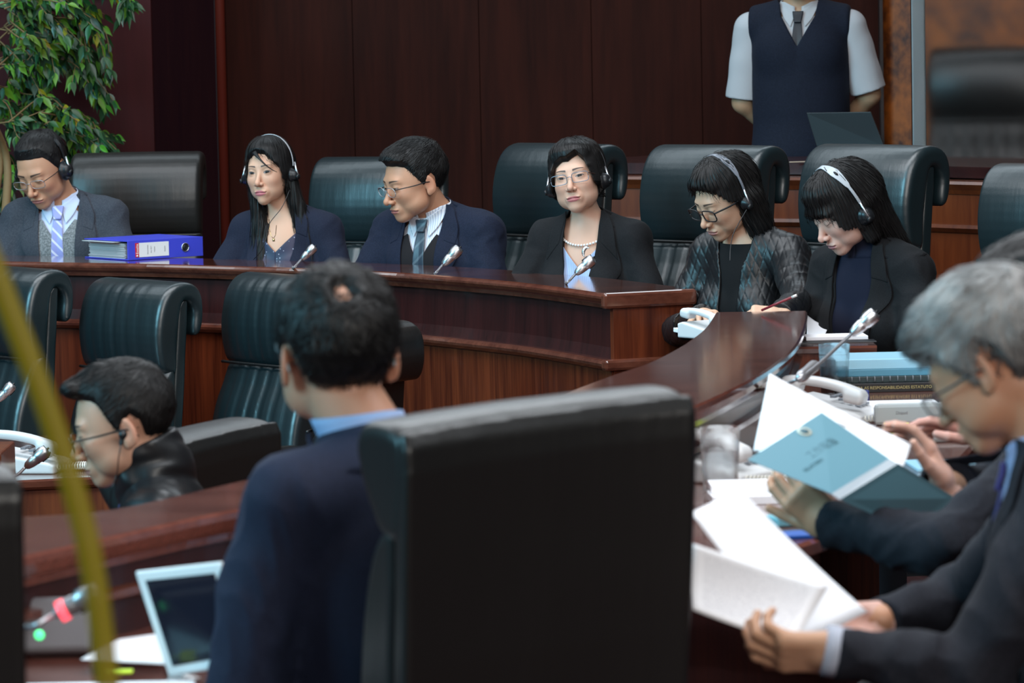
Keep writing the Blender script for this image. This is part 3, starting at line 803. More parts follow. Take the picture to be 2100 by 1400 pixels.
# ---- teal folders, books, boxes on the members' desk
TEALP = plain('teal_card', (.10, .30, .42), .35); TEALL = plain('pale_teal_card', (.36, .66, .82), .3)
def slab(name, c, hx, hy, z0, h, rz, m, label=None, cat=None, group=None, parent=None, bev=.0015):
    bm = bmesh.new(); add_box(bm, (0, 0, h / 2), (hx * 2, hy * 2, h)); o = bm_obj(name, bm, m, parent, False, bev)
    o.location = (c[0], c[1], z0); o.rotation_euler = (0, 0, rz)
    if label: tag(o, label, cat, group)
    return o
c = PZ(1812, 808, .75) + Vector((.03, .16, 0))
GOLD = plain('gold_lettering', (.50, .42, .18), .5, .2)
z = .75
b1 = slab('hardback_book', c, .155, .11, z, .024, .03, plain('black_cover', (.012, .012, .014), .4), 'black hardback book with gold spine lettering, lowest of the stack by the tall tumbler', 'book')
def text(name, body, size, m, parent=None, loc=(0, 0, 0), rot=(0, 0, 0), ext=.0004, align='CENTER', sx=1.0):
    cu_ = bpy.data.curves.new(name, 'FONT'); cu_.body = body; cu_.size = size; cu_.extrude = ext; cu_.align_x = align; cu_.align_y = 'CENTER'
    o = bpy.data.objects.new(name, cu_); COL.objects.link(o); cu_.materials.append(m)
    bpy.context.view_layer.update(); me = bpy.data.meshes.new_from_object(o.evaluated_get(bpy.context.evaluated_depsgraph_get())); bpy.data.objects.remove(o)
    o = obj_from(name, me, m, parent); o.location = loc; o.rotation_euler = rot; o.scale = (sx, 1, 1); return o
text('spine_lettering', 'DA AS RESPONSABILIDADES ESTATUTO', .011, GOLD, b1, (.0, -.1108, .012), (PI / 2, 0, 0))
b2 = slab('comb_bound_report', c + Vector((.0, .01, 0)), .155, .105, z + .0242, .016, .03, plain('dark_binding', (.03, .05, .055), .4), 'dark comb-bound report lying on the black book with gold lettering', 'report')
tubes('comb_binding', [([(x / 100 * 1.0 - .15, -.106 + .006 * math.cos(q), .010 + .007 * math.sin(q)) for q in [k * PI / 5 for k in range(10)]], .0013) for x in range(0, 30, 2)], GREYPL, b2, 5)
b3 = slab('teal_folder', c + Vector((.0, .015, 0)), .15, .105, z + .0405, .018, .03, TEALP, 'teal folder lying between the dark comb-bound report and the paler folder', 'folder')
b4 = slab('pale_teal_folder', c + Vector((.0, .018, 0)), .15, .105, z + .059, .026, .03, TEALL, 'pale teal folder lying on top of the stack by the tall tumbler', 'folder')
NAVY = plain('navy_card', (.012, .022, .16), .4)
ebx = slab('eraser_box', PZ(1764, 848, .75), .022, .01, .75, .058, .0, NAVY, 'small navy blue eraser box with white lettering, standing beside the tall tumbler', 'box')
WT = plain('white_print', (.85, .86, .9), .5)
text('box_lettering', 'STAEDTLER', .0085, WT, ebx, (0, -.0103, .046), (PI / 2, 0, 0), sx=.95); text('box_lettering', 'Mars plastic', .0065, WT, ebx, (0, -.0103, .036), (PI / 2, 0, 0))
pa = slab('paper_stack', PZ(1868, 868, .75) + Vector((0, .10, 0)), .085, .12, .75, .035, .03, PAPER, 'thick stack of white paper in front of the black book with gold lettering', 'paper')
lp_ = slab('grey_device', PZ(1865, 870, .75) + Vector((.0, -.0, 0)), .085, .012, .75, .052, .05, plain('pale_grey_plastic', (.40, .42, .42), .45), 'pale grey device with rounded corners, standing in front of the white paper stack', 'device', bev=.009)
text('device_lettering', 'Dopod', .010, plain('grey_print', (.22, .22, .24), .5), lp_, (-.02, -.0125, .030), (PI / 2, 0, 0))
tb = slab('tablet_case', PZ(1925, 905, .75) + Vector((.03, .04, 0)), .085, .06, .75, .012, .15, plain('taupe_screen', (.20, .18, .17), .35), 'dark flat tablet lying behind the hand of the person holding the teal report', 'tablet', bev=.004)
slab('open_teal_folder', PZ(1935, 960, .75) + Vector((.03, .03, 0)), .10, .085, .75, .008, .08, TEALL, 'pale teal folder lying open on the desk under the hand and the tablet', 'folder')
slab('white_booklet', PZ(1540, 1028, .75), .085, .055, .75, .018, .06, PAPER, 'white booklet on the desk beside the cut-glass tumbler, lower of two', 'booklet')
slab('white_booklet', PZ(1536, 1022, .75), .082, .05, .7685, .016, .02, PAPER, 'white booklet on the desk beside the cut-glass tumbler, upper of two', 'booklet')
slab('teal_case', PZ(1640, 1075, .75), .06, .03, .75, .02, .35, plain('aqua_plastic', (.20, .50, .58), .3), 'small aqua pencil case lying behind the raised printed pages', 'case', bev=.005)
slab('blue_folder', PZ(1648, 1100, .75), .07, .035, .75, .008, .2, plain('bright_blue_card', (.02, .10, .42), .35), 'bright blue folder at the edge of the desk, below the aqua pencil case', 'folder')
MARK = plain('highlighter_yellow', (.62, .85, .04), .5)
slab('highlighter', PZ(1838, 880, .75) + Vector((0, 0, 0)), .03, .008, .75, .016, -.1, MARK, 'small yellow highlighter beside the pale grey device', 'pen')
slab('calculator', PZ(1790, 905, .75), .05, .035, .75, .014, -.35, plain('slate_blue_plastic', (.16, .19, .36), .4), 'slate blue flat case half hidden behind the raised white papers', 'case')
# papers on the side desk
f1 = sheet('white_paper', [W(1656, 646, 715), W(1700, 668, 715), W(1690, 690, 722), W(1654, 694, 722)], PAPER, None, (.006, 0)); tag(f1, 'white sheet curling up from the side desk in front of the woman with the fringe', 'paper')
f2 = slab('paper_pile', PZ(1712, 694, .85), .085, .05, .85, .010, .05, PAPER, 'flat pile of white papers before the woman with the fringe', 'paper')
slab('black_folder', PZ(1716, 701, .85), .105, .035, .849, .004, .03, BLACKPL, 'thin black folder sticking out below the pile of white papers', 'folder')
slab('white_notepad', PZ(1430, 682, .85), .05, .06, .85, .012, .3, PAPER, 'white notepad beside the telephone on the side desk', 'notepad')

# ---- blue lever-arch binder lying on the bench
BLUE = plain('blue_binder_board', (.055, .070, .62), .35)
bx = PZ(262, 535, .92); az = D(38); L = .315
bd = thing('lever_arch_binder', 'blue lever-arch binder full of papers, lying on the curved bench by the grey-suited man', 'binder', bx + Vector((0, .01, .001)), az)
th = .068; dp = .285
bm = bmesh.new(); add_box(bm, (L / 2, .002, th / 2), (L, .004, th)); bm_obj('spine', bm, BLUE, bd, False, .0018)
def board(name, z_):
    bm = bmesh.new(); add_box(bm, (L / 2, dp / 2, z_ + .0015), (L, dp, .003)); return bm_obj(name, bm, BLUE, bd, False, .001)
board('cover', .0); board('cover', th - .003)
PG = plain('page_edges', (.62, .59, .60), .8)
bm = bmesh.new(); random.seed(3)
for i in range(24):
    zz = .0045 + i * .00225; ofs = random.uniform(-.004, .004)
    add_box(bm, (L / 2 + ofs, .150 + random.uniform(-.003, .003), zz), (L - .018, .235, .0015))
bm_obj('pages', bm, PG, bd)
bm = bmesh.new(); add_box(bm, (L / 2 - .03, .16, .0595), (L - .01, .20, .0015), Matrix.Rotation(.02, 3, 'Y')); bm_obj('plastic_pocket', bm, plain('clear_pocket', (.70, .74, .74), .25), bd)
bm = bmesh.new(); add_box(bm, (.108, -.0006, .034), (.124, .0008, .050)); bm_obj('label', bm, plain('label_white', (.80, .82, .84), .5), bd)
REDL = plain('label_red', (.60, .02, .03), .45)
bm = bmesh.new(); add_box(bm, (.038, -.0008, .034), (.015, .0010, .050)); rl = bm_obj('label_band', bm, REDL, bd, False, .0003)
text('label_lettering', 'Esselte', .0130, WT, rl, (.0385, -.0016, .038), (PI / 2, -PI / 2, 0), .0002, sx=1.0)
tube('emblem', [(.0382, -.0012, .0140), (.0382, -.0018, .0140)], .0036, WT, rl, 16)
INK = plain('ink', (.10, .10, .14), .6)
for i, xx in enumerate((.082, .096, .110, .153)):
    text('printed_line', ['Documentos', 'Ano 2017', 'Volume', 'Arquivo'][i], .0062, INK, bd, (xx, -.0014, .034), (PI / 2, -PI / 2, 0), .0001)
hx = L * .76
tube('finger_ring', [(hx + .0145 * math.cos(a), -.001, .034 + .0145 * math.sin(a)) for a in [k * PI / 12 for k in range(25)]], .0018, CHROME, bd, 8)
tube('finger_hole', [(hx, -.0004, .034), (hx, .006, .034)], .0135, plain('dark_hole', (.01, .012, .02), .5), bd, 24)

# ---- things on the near desk: tablet, papers, note
tw = plain('white_tablet', (.86, .88, .90), .3); sc_ = plain('tablet_screen', (.010, .012, .022), .12)
tl, tr, br, bl = W(275, 1172, 1330), W(452, 1152, 1360), W(500, 1362, 1365), W(345, 1388, 1335)
tab = thing('tablet', 'white tablet computer with a black screen, propped up before the balding man', 'tablet', bl)
def quadslab(name, c, th_, m, parent, bev=0):
    c = [Vector(x) for x in c]; n_ = (c[1] - c[0]).cross(c[3] - c[0]).normalized() * th_
    bm = bmesh.new(); a = [bm.verts.new(x) for x in c]; b = [bm.verts.new(x + n_) for x in c]
    bm.faces.new(a[::-1]); bm.faces.new(b)
    for i in range(4): bm.faces.new((a[i], a[(i + 1) % 4], b[(i + 1) % 4], b[i]))
    bmesh.ops.recalc_face_normals(bm, faces=bm.faces); o = bm_obj(name, bm, m, None, False, bev, 3)
    return child(o, parent) if parent else o
nb_ = (tr - tl).cross(bl - tl); quadslab('tablet_body', [tl, tr, br, bl], (.009 if nb_.dot(fwd) > 0 else -.009), tw, tab, .004)
def inset(c, f):
    c = [Vector(x) for x in c]; u = (c[1] - c[0]).normalized(); v_ = (c[3] - c[0]).normalized(); w_ = (c[0] - c[3]).normalized()
    u2 = (c[2] - c[3]).normalized(); v2 = (c[2] - c[1]).normalized()
    return [c[0] + u * f + v_ * f * .85, c[1] - u * f + v2 * f * .85, c[2] - u2 * f - v2 * f * .85, c[3] + u2 * f - v_ * f * .85]
nn_ = (tr - tl).cross(bl - tl).normalized(); s_ = -1 if nn_.y > 0 else 1
quadslab('screen', [x - fwd * .0012 for x in inset([tl, tr, br, bl], .0185)], .0006, sc_, tab)
tube('stand', [bl - tab.location + Vector((.01, .0, 0)), bl - tab.location + Vector((.05, -.03, -.004))], .008, tw, tab)
p1 = sheet('white_paper', [W(165, 1352, 1330), W(345, 1362, 1335), W(330, 1298, 1290), W(245, 1310, 1290)], PAPER, None, (.0, .002)); tag(p1, 'white sheet of paper lying on the near desk, touching the white tablet', 'paper')
p2_ = slab('paper_pile', PZ(220, 1418, .75), .13, .035, .745, .014, .02, PAPER, 'pile of white papers along the lower picture edge, below the white tablet', 'paper')
p3_ = slab('sticky_note', PZ(245, 1392, .75), .021, .012, .7595, .004, .05, plain('lime_note', (.62, .85, .03), .6), 'bright lime sticky note on the pile of white papers', 'note')
# ---- laptop on the platform
lp1 = [W(1655, 231, 556), W(1787, 229, 560), W(1815, 300, 560), W(1676, 300, 556)]
lt_ = thing('laptop', 'grey laptop with its lid open on the dais desk, before the man in the vest', 'laptop', lp1[3])
GREYLID = plain('slate_grey_lid', (.017, .018, .020), .4, .2)
quadslab('lid', lp1, -.008, GREYLID, lt_, .002)
bm = bmesh.new(); cc = (lp1[2] + lp1[3]) / 2; add_box(bm, (cc.x, cc.y - .0 + .10, 1.199), (.26, .20, .018)); child(bm_obj('keyboard_base', bm, GREYLID, None, False, .003), lt_)
pe = slab('pale_ruler', W(1638, 333, 565), .035, .006, W(1638, 333, 565).z, .004, .25, plain('pale_wood', (.45, .36, .27), .5), 'thin pale ruler lying on the dais desk, left of the laptop', 'ruler'); pe['label'] = 'thin pale ruler lying on the dais desk, beside the grey laptop'
# ---- frosted glass screen on the platform's rail with its steel post
FROST = new_mat('frosted_glass')
m_, nt_, ln_, b_ = FROST; FROST = m_
b_.inputs['Base Color'].default_value = (.86, .84, .83, 1); b_.inputs['Transmission Weight'].default_value = 1; b_.inputs['Roughness'].default_value = .11; b_.inputs['IOR'].default_value = 1.2
g0, g1 = W(1872, 368, 588), W(2330, 384, 612)
gs = thing('glass_screen', 'frosted glass screen with a pale steel edge post, standing on the dais rail', 'screen', (g0.x, g0.y, 1.14))
dd = (g1 - g0); a_ = math.atan2(dd.y, dd.x); gl = math.hypot(dd.x, dd.y)
bm = bmesh.new(); add_box(bm, (gl / 2 * math.cos(a_), gl / 2 * math.sin(a_), .55), (gl, .008, 1.05), Matrix.Rotation(a_, 3, 'Z')); bm_obj('glass_pane', bm, FROST, gs)
bm = bmesh.new(); add_box(bm, (.03, .05, .55), (.05, .02, 1.08)); bm_obj('edge_post', bm, plain('pale_steel', (.20, .225, .235), .5, .3), gs, False, .006)
# ---- translucent yellow ribbon close to the camera
RIB = plain('yellow_plastic_ribbon', (.21, .165, .004), .5, alpha=.80, spec=.3)
rb = [(-55, 440), (-32, 500), (-8, 560), (15, 620), (34, 670), (52, 715), (86, 805), (119, 900), (150, 1000), (177, 1100), (196, 1200), (209, 1300), (220, 1400), (228, 1500)]
V = []; Q = []
for i, (x, y) in enumerate(rb):
    s_ = 2250; d0 = W(x - 24, y + 7, s_); d1 = W(x + 24, y - 7, s_); V += [tuple(d0), tuple(d1)]
    if i: Q.append((2 * i - 2, 2 * i - 1, 2 * i + 1, 2 * i))
rib = obj_from('yellow_ribbon', mesh_np('yellow_ribbon', V, Q), RIB); so = rib.modifiers.new('thick', 'SOLIDIFY'); so.thickness = .0004
tag(rib, 'blurred translucent yellow ribbon hanging down in front of the desks and chairs', 'ribbon')

# ---- potted fig tree
def fig_tree():
    rnd = random.Random(11)
    root = thing('potted_fig_tree', 'weeping fig tree with glossy green leaves, behind the man in the grey suit', 'plant', (W(-60, 500, 545).x, W(-60, 500, 545).y, 0))
    base = Vector(root.location); BARK = plain('pale_bark', (.19, .12, .05), .7, bump=(40, .5, .003))
    trunks = []
    for px_ in ((-20, 0, 6), (10, 14, 2), (-60, -40, -5)):
        pts = curve_pts([W(px_[0] - 10, 620, 545), W(px_[0], 460, 545), W(px_[1], 330, 540), W(px_[2] - 20, 240, 545), W(px_[2] - 50, 150, 545)], 20)
        pts = [pts[0].lerp(Vector((base.x, base.y, .32)), 1.0)] + pts[1:]
        trunks.append(([p - base for p in pts], [.02 - .010 * i / len(pts) for i in range(len(pts))]))
    tubes('trunk', trunks, BARK, root, 8)
    lathe('pot', [(0, 0), (.15, 0), (.2, .34), (.215, .34), (.215, .37), (.19, .37), (.18, .33), (0, .33)], plain('terracotta', (.20, .08, .05), .7), root)
    # twigs that arch out and hang down, with pointed leaves along them
    twigs = [((0, 60), (80, 30), (150, 60), (185, 150)), ((20, 20), (120, 0), (190, 40), (222, 150)), ((0, 140), (70, 120), (150, 130), (200, 200)),
             ((0, 250), (60, 230), (120, 240), (160, 290)), ((10, 230), (80, 215), (150, 230), (215, 290)), ((0, 60), (50, 70), (80, 100), (95, 160)),
             ((-20, 0), (60, -20), (140, -10), (215, 30)), ((170, -40), (220, -30), (250, -10), (262, 20)), ((0, 180), (30, 180), (60, 210), (70, 260)),
             ((0, 120), (30, 110), (70, 110), (100, 150)), ((0, 300), (-10, 310), (20, 320), (40, 370)), ((60, 40), (120, 60), (170, 110), (215, 215)),
             ((-20, -20), (20, -30), (60, 10), (80, 60)), ((0, 10), (50, 20), (100, 30), (150, 80)), ((0, 90), (40, 130), (60, 160), (75, 200)), ((60, 300), (100, 250), (160, 270), (200, 300)),
             ((-40, 330), (-10, 330), (10, 350), (20, 400)), ((-30, 200), (0, 210), (30, 260), (50, 300)), ((30, -10), (90, -20), (150, 10), (185, 50)), ((80, 100), (120, 90), (150, 100), (170, 160)), ((20, 240), (60, 260), (110, 285), (150, 320)), ((100, 230), (140, 225), (185, 245), (225, 300))]
    TW = []; LV = []; LQ = []; LC = []
    def leaf(p, d, L_, wd, col):
        d = d.normalized(); side = d.cross(Vector((rnd.uniform(-1, 1), rnd.uniform(-1.4, -.2), rnd.uniform(-.6, .6)))).normalized(); nrm = side.cross(d)
        prof = [0, .30, .48, .50, .42, .25, .10, 0]; b = len(LV)
        for i, w_ in enumerate(prof):
            t_ = i / (len(prof) - 1); c_ = p + d * (L_ * t_) - Vector((0, 0, 1)) * (L_ * .28 * t_ * t_) ; w2 = w_ * wd
            for sgn in (-1, 0, 1):
                LV.append(tuple(c_ + side * (w2 * sgn) + nrm * (abs(sgn) * w2 * .30))); LC.append([x * (1.0 if sgn else .8) for x in col])
        for i in range(len(prof) - 1):
            a = b + i * 3; LQ.append((a, a + 1, a + 4, a + 3)); LQ.append((a + 1, a + 2, a + 5, a + 4))
    def leafcol():
        r = rnd.random()
        if r < .025: return (.42, .33, .02)
        if r < .28: return (.07 + rnd.random() * .07, .20 + rnd.random() * .12, .02)
        return (.012 + rnd.random() * .018, .048 + rnd.random() * .05, .026)
    for tw in twigs:
        for rep in range(4):
            s0 = 518 + rnd.uniform(-14, 14); j = lambda: rnd.uniform(-22, 22) if rep else 0
            pts = curve_pts([W(x + j(), y + j(), s0 + rnd.uniform(-8, 8)) for x, y in tw], 15)
            TW.append(([p - base for p in pts], [.0035 - .0022 * i / len(pts) for i in range(len(pts))]))
            for i in range(2, len(pts)):
                for q_ in range(3):
                    if rnd.random() < .22: continue
                    d = (pts[i] - pts[i - 1]).normalized() + Vector((rnd.uniform(-.9, .9), rnd.uniform(-.9, .9), rnd.uniform(-1.3, .1)))
                    leaf(pts[i] - base, d, rnd.uniform(.040, .068), rnd.uniform(.020, .030), leafcol())
    tubes('twigs', TW, BARK, root, 5)
    me = mesh_np('foliage', LV, LQ, cols=np.asarray(LC)); o = obj_from('foliage', me, vcol('fig_leaf', .38, spec=.5), root)
    return root
fig_tree()
# ================================================================== people
SKIN = vcol('skin', .48, sss=.12, spec=.35, bump=(260, .12, .0006))
HAIRM = {}
def hair_mat(name, c, c2, rough=.46, sc=34):
    m, nt, ln, b = new_mat(name)
    b.inputs['Roughness'].default_value = rough; b.inputs['Specular IOR Level'].default_value = .28
    b.inputs['Anisotropic'].default_value = .6
    tc = nt.new('ShaderNodeTexCoord'); n = nt.new('ShaderNodeTexNoise'); n.inputs['Scale'].default_value = sc; n.inputs['Detail'].default_value = 6
    ln.new(tc.outputs['Object'], n.inputs['Vector'])
    r = nt.new('ShaderNodeValToRGB'); e = r.color_ramp.elements
    e[0].position = .35; e[0].color = (*c, 1); e[1].position = .7; e[1].color = (*c2, 1)
    ln.new(n.outputs[0], r.inputs[0]); ln.new(r.outputs[0], b.inputs['Base Color']); return m
H_BLACK = hair_mat('black_hair', (.0055, .0050, .0052), (.013, .012, .012))
H_DARK = hair_mat('dark_brown_hair', (.012, .009, .008), (.030, .023, .020))
H_GREY = hair_mat('grey_hair', (.085, .082, .082), (.46, .45, .44), .5, 11)

def head_sdf(P, h):
    """a head facing -y, eyes at z = 0, chin near -.115, crown near +.115"""
    w = h.get('w', 1.0); jw = h.get('jaw', 1.0)
    Q = P.copy(); Q[:, 0] = np.abs(P[:, 0]) / w
    z = P[:, 2]
    d = ell(Q, (0, .010, .030), (.0735, .094, .083))
    d = smin(d, ell(Q, (0, -.030, -.022), (.0645, .060, .078)), .030)
    d = smin(d, ell(Q, (.036 * jw, -.030, -.062), (.026 * jw, .036, .026)), .030)
    d = smin(d, ell(Q, (0, -.067, -.094), (.025 * jw, .024, .020)), .024)
    d = smin(d, ell(Q, (.036, -.060, -.026), (.023, .024, .020)), .020)
    d = smin(d, ell(Q, (.018, -.078, .020), (.026, .0105, .009)), .018)
    # eye sockets, then lids over the eyeballs
    d = smax(d, -ell(Q, (.031, -.1035, -.001), (.016, .0135, .0100)), .014)
    lid = sph(Q, (.0310, -.0765, -.001), .0140)
    d = smin(d, lid, .006)
    # nose
    n = h.get('nose', 1.0)
    d = smin(d, cap(Q, (0, -.086, .004), (0, -.1035 - .005 * n, -.034), .0055, .0095), .011)
    d = smin(d, sph(Q, (0, -.1075 - .004 * n, -.0385), .0095), .006)
    d = smin(d, ell(Q, (.0115, -.099, -.0415), (.0075, .010, .0068)), .005)
    d = smax(d, -ell(Q, (.0066, -.1030, -.0495), (.0036, .0055, .0040)), .003)
    # mouth
    d = smin(d, ell(Q, (0, -.081, -.068), (.027, .017, .021)), .012)
    lw = h.get('lips', 1.0)
    lx = np.clip(1 - (Q[:, 0] / .025) ** 2, 0, 1)
    up = ell(Q, (0, -.0930, -.0660), (.0235, .0062, .0038 * lw)); lo = ell(Q, (0, -.0918, -.0742), (.0195, .0068, .0048 * lw))
    d = smin(d, up, .005); d = smin(d, lo, .005)
    d = smax(d, -cap(Q, (0, -.1010, -.0702), (.023, -.0910, -.0708), .0020, .0012), .003)
    if h.get('smile'): pass
    # ears
    if h.get('ears', True):
        e = ell(Q, (.0765, .010, -.014), (.0055, .0165, .0285), np.array(Matrix.Rotation(-.30, 3, 'Z') @ Matrix.Rotation(.12, 3, 'X')))
        e = smax(e, -ell(Q, (.0835, .006, -.010), (.0055, .010, .019), np.array(Matrix.Rotation(-.30, 3, 'Z'))), .004)
        d = smin(d, e, .008)
        d = smin(d, ell(Q, (.0740, .004, -.036), (.0045, .008, .010)), .006)
    return d
def almond(P, h):
    """> 0 inside the open eye, with the lid lines around it"""
    x = np.abs(P[:, 0]) / h.get('w', 1.0) - .031; z = P[:, 2] + .001 - .10 * x
    op = h.get('open', 1.0); k = np.clip(1 - (x / .0140) ** 2, 0, 1)
    up = .0056 * op * k ** .7; lo = -.0040 * op * k ** .8 if op > .25 else -.0040 * k
    if op <= .25: up = lo + .0002
    return np.minimum(up - z, z - lo), z - up, k
def head_cols(P, h):
    """pigment of skin, lips, brows and eyes, with painted shade in creases and nostrils"""
    skin = np.array(h.get('skin', (.56, .33, .225))); c = np.tile(skin, (len(P), 1))
    x = np.abs(P[:, 0]) / h.get('w', 1.0); y, z = P[:, 1], P[:, 2]
    def g(cx, cy, cz, r): return np.exp(-(((x - cx) ** 2 + (y - cy) ** 2 + (z - cz) ** 2) / r ** 2))[:, None]
    red = skin * np.array((1.02, .78, .76))
    c += (red - c) * (.55 * g(.040, -.07, -.030, .022) + .5 * g(0, -.115, -.040, .014) + .7 * g(.082, .01, -.01, .025))
    c *= 1 + .05 * waves(P, 60, 5)[:, None]
    if h.get('stubble'): c += (skin * np.array((.62, .62, .68)) - c) * .35 * (g(0, -.08, -.085, .035) + g(.03, -.05, -.075, .03))
    front = y < -.055
    lw = h.get('lips', 1.0)
    zc = -.0700 - .5 * x * x
    up = np.clip((.0065 * lw - (z - zc)) / .0012, 0, 1) * np.clip((z - zc + .0105 * lw) / .0012, 0, 1) * np.clip((.0235 - x) / .0025, 0, 1) * (y < -.078)
    lim = .0232 * np.sqrt(np.clip(1 - np.abs(z - zc + .0018) / .0105, 0, 1)); up *= np.clip((lim - x) / .002 + .5, 0, 1)
    lip = np.array(h.get('lip', (.42, .13, .12))); c += (lip - c) * (up * .85)[:, None]
    ln = np.clip(1 - np.abs(z - zc) / .0013, 0, 1) * (x < .021) * (y < -.078); c *= (1 - .65 * ln)[:, None]  # shade between the lips painted as a dark line
    # brows
    bz = .0195 + .0035 * np.sin(np.clip((x - .012) / .040, 0, 1) * PI * .8) - h.get('brow_flat', 0) * x
    t = np.clip((x - .011) / .036, 0, 1); bw = .0038 * h.get('brow', 1.0) * (1 - .55 * t)
    bm_ = np.clip((bw - np.abs(z - bz)) / .0014 + .3, 0, 1) * np.clip((x - .0105) / .002, 0, 1) * np.clip((.049 - x) / .005, 0, 1) * front
    c += (np.array(h.get('browc', (.03, .022, .02))) - c) * (bm_ * .92)[:, None]
    # eyes
    a, top, k = almond(P, h); ok = front & (y > -.115)
    gx = h.get('gaze', (0, 0)); X = P[:, 0] / h.get('w', 1.0); sx = np.sign(X)
    ex = X - sx * .031
    r = np.hypot(ex - gx[0], z - gx[1] + .0005)
    inside = (a > 0) & ok
    c[inside] = (.30, .26, .25)
    c[inside & (r < .0071)] = (.010, .006, .005)
    c[inside & (r > .0071) & (r < .0076)] = (.10, .08, .08)
    lash = np.clip(1 - np.abs(top + .0002) / h.get('lash', .0019), 0, 1) * (k > .03) * ok; c *= (1 - .92 * lash)[:, None]
    lw_ = np.clip(1 - np.abs(a) / .0007, 0, 1) * (top < -.001) * (k > .05) * ok; c *= (1 - .35 * lw_)[:, None]
    crease = np.clip(1 - np.abs(top - .0035) / .0008, 0, 1) * (k > .2) * ok; c *= (1 - .30 * crease)[:, None]  # shade of the lid fold put into the skin colour
    nost = g(.0066, -.101, -.0485, .0042)[:, 0]; c *= (1 - .8 * np.clip(nost * 1.3, 0, 1))[:, None]  # nostril shade darkened into the skin colour
    if h.get('frown'): pass
    return np.clip(c, 0, 1)

# ---- hair
def hair_region(P, f):
    return f(P)
def add_strands(name, fsurf, seeds, flow, length, m, parent, n, lift=.0015, width=.0009, steps=9, seed=1, jitter=.25, wave=0.0):
    """thin locks that follow the hair's surface along its flow"""
    r = np.random.RandomState(seed)
    v = seeds[r.randint(0, len(seeds), n)].astype(F32) + r.normal(size=(n, 3)).astype(F32) * .001
    L = length * r.uniform(.5, 1.15, n).astype(F32); st = (L / steps)[:, None]
    jd = r.normal(size=(n, 3)).astype(F32) * jitter
    pts = []; nr = []
    lf = (lift * r.uniform(-.4, 1.6, n)).astype(F32)
    for i in range(steps + 1):
        g, d = grad(fsurf, v, .002)
        tgt = lf * (1 + .8 * (i / steps) ** 2)
        v = v - g * (d - tgt)[:, None]
        pts.append(v.copy()); nr.append(g)
        fl = arr(flow(v)) + jd; fl = fl - g * (fl * g).sum(1)[:, None] * .85
        fl /= np.linalg.norm(fl, axis=1)[:, None] + 1e-6
        v = v + fl * st
    V = []; k = steps + 1
    pts = np.stack(pts, 1); nr = np.stack(nr, 1)
    tn = np.gradient(pts, axis=1); sd = np.cross(tn, nr); sd /= np.linalg.norm(sd, axis=2)[:, :, None] + 1e-9
    wd = width * np.sin(np.linspace(.35, PI - .05, k))[None, :, None] * r.uniform(.6, 1.5, n)[:, None, None]
    a = pts - sd * wd; b = pts + sd * wd; c = pts + nr * wd * .7
    V = np.stack([a, c, b], 2).reshape(-1, 3)
    base = (np.arange(n)[:, None] * k * 3 + np.arange(steps)[None, :] * 3).ravel()
    Q = np.concatenate([np.stack([base, base + 1, base + 4, base + 3], 1), np.stack([base + 1, base + 2, base + 5, base + 4], 1)])
    return obj_from(name, mesh_np(name, V, Q), m, parent)

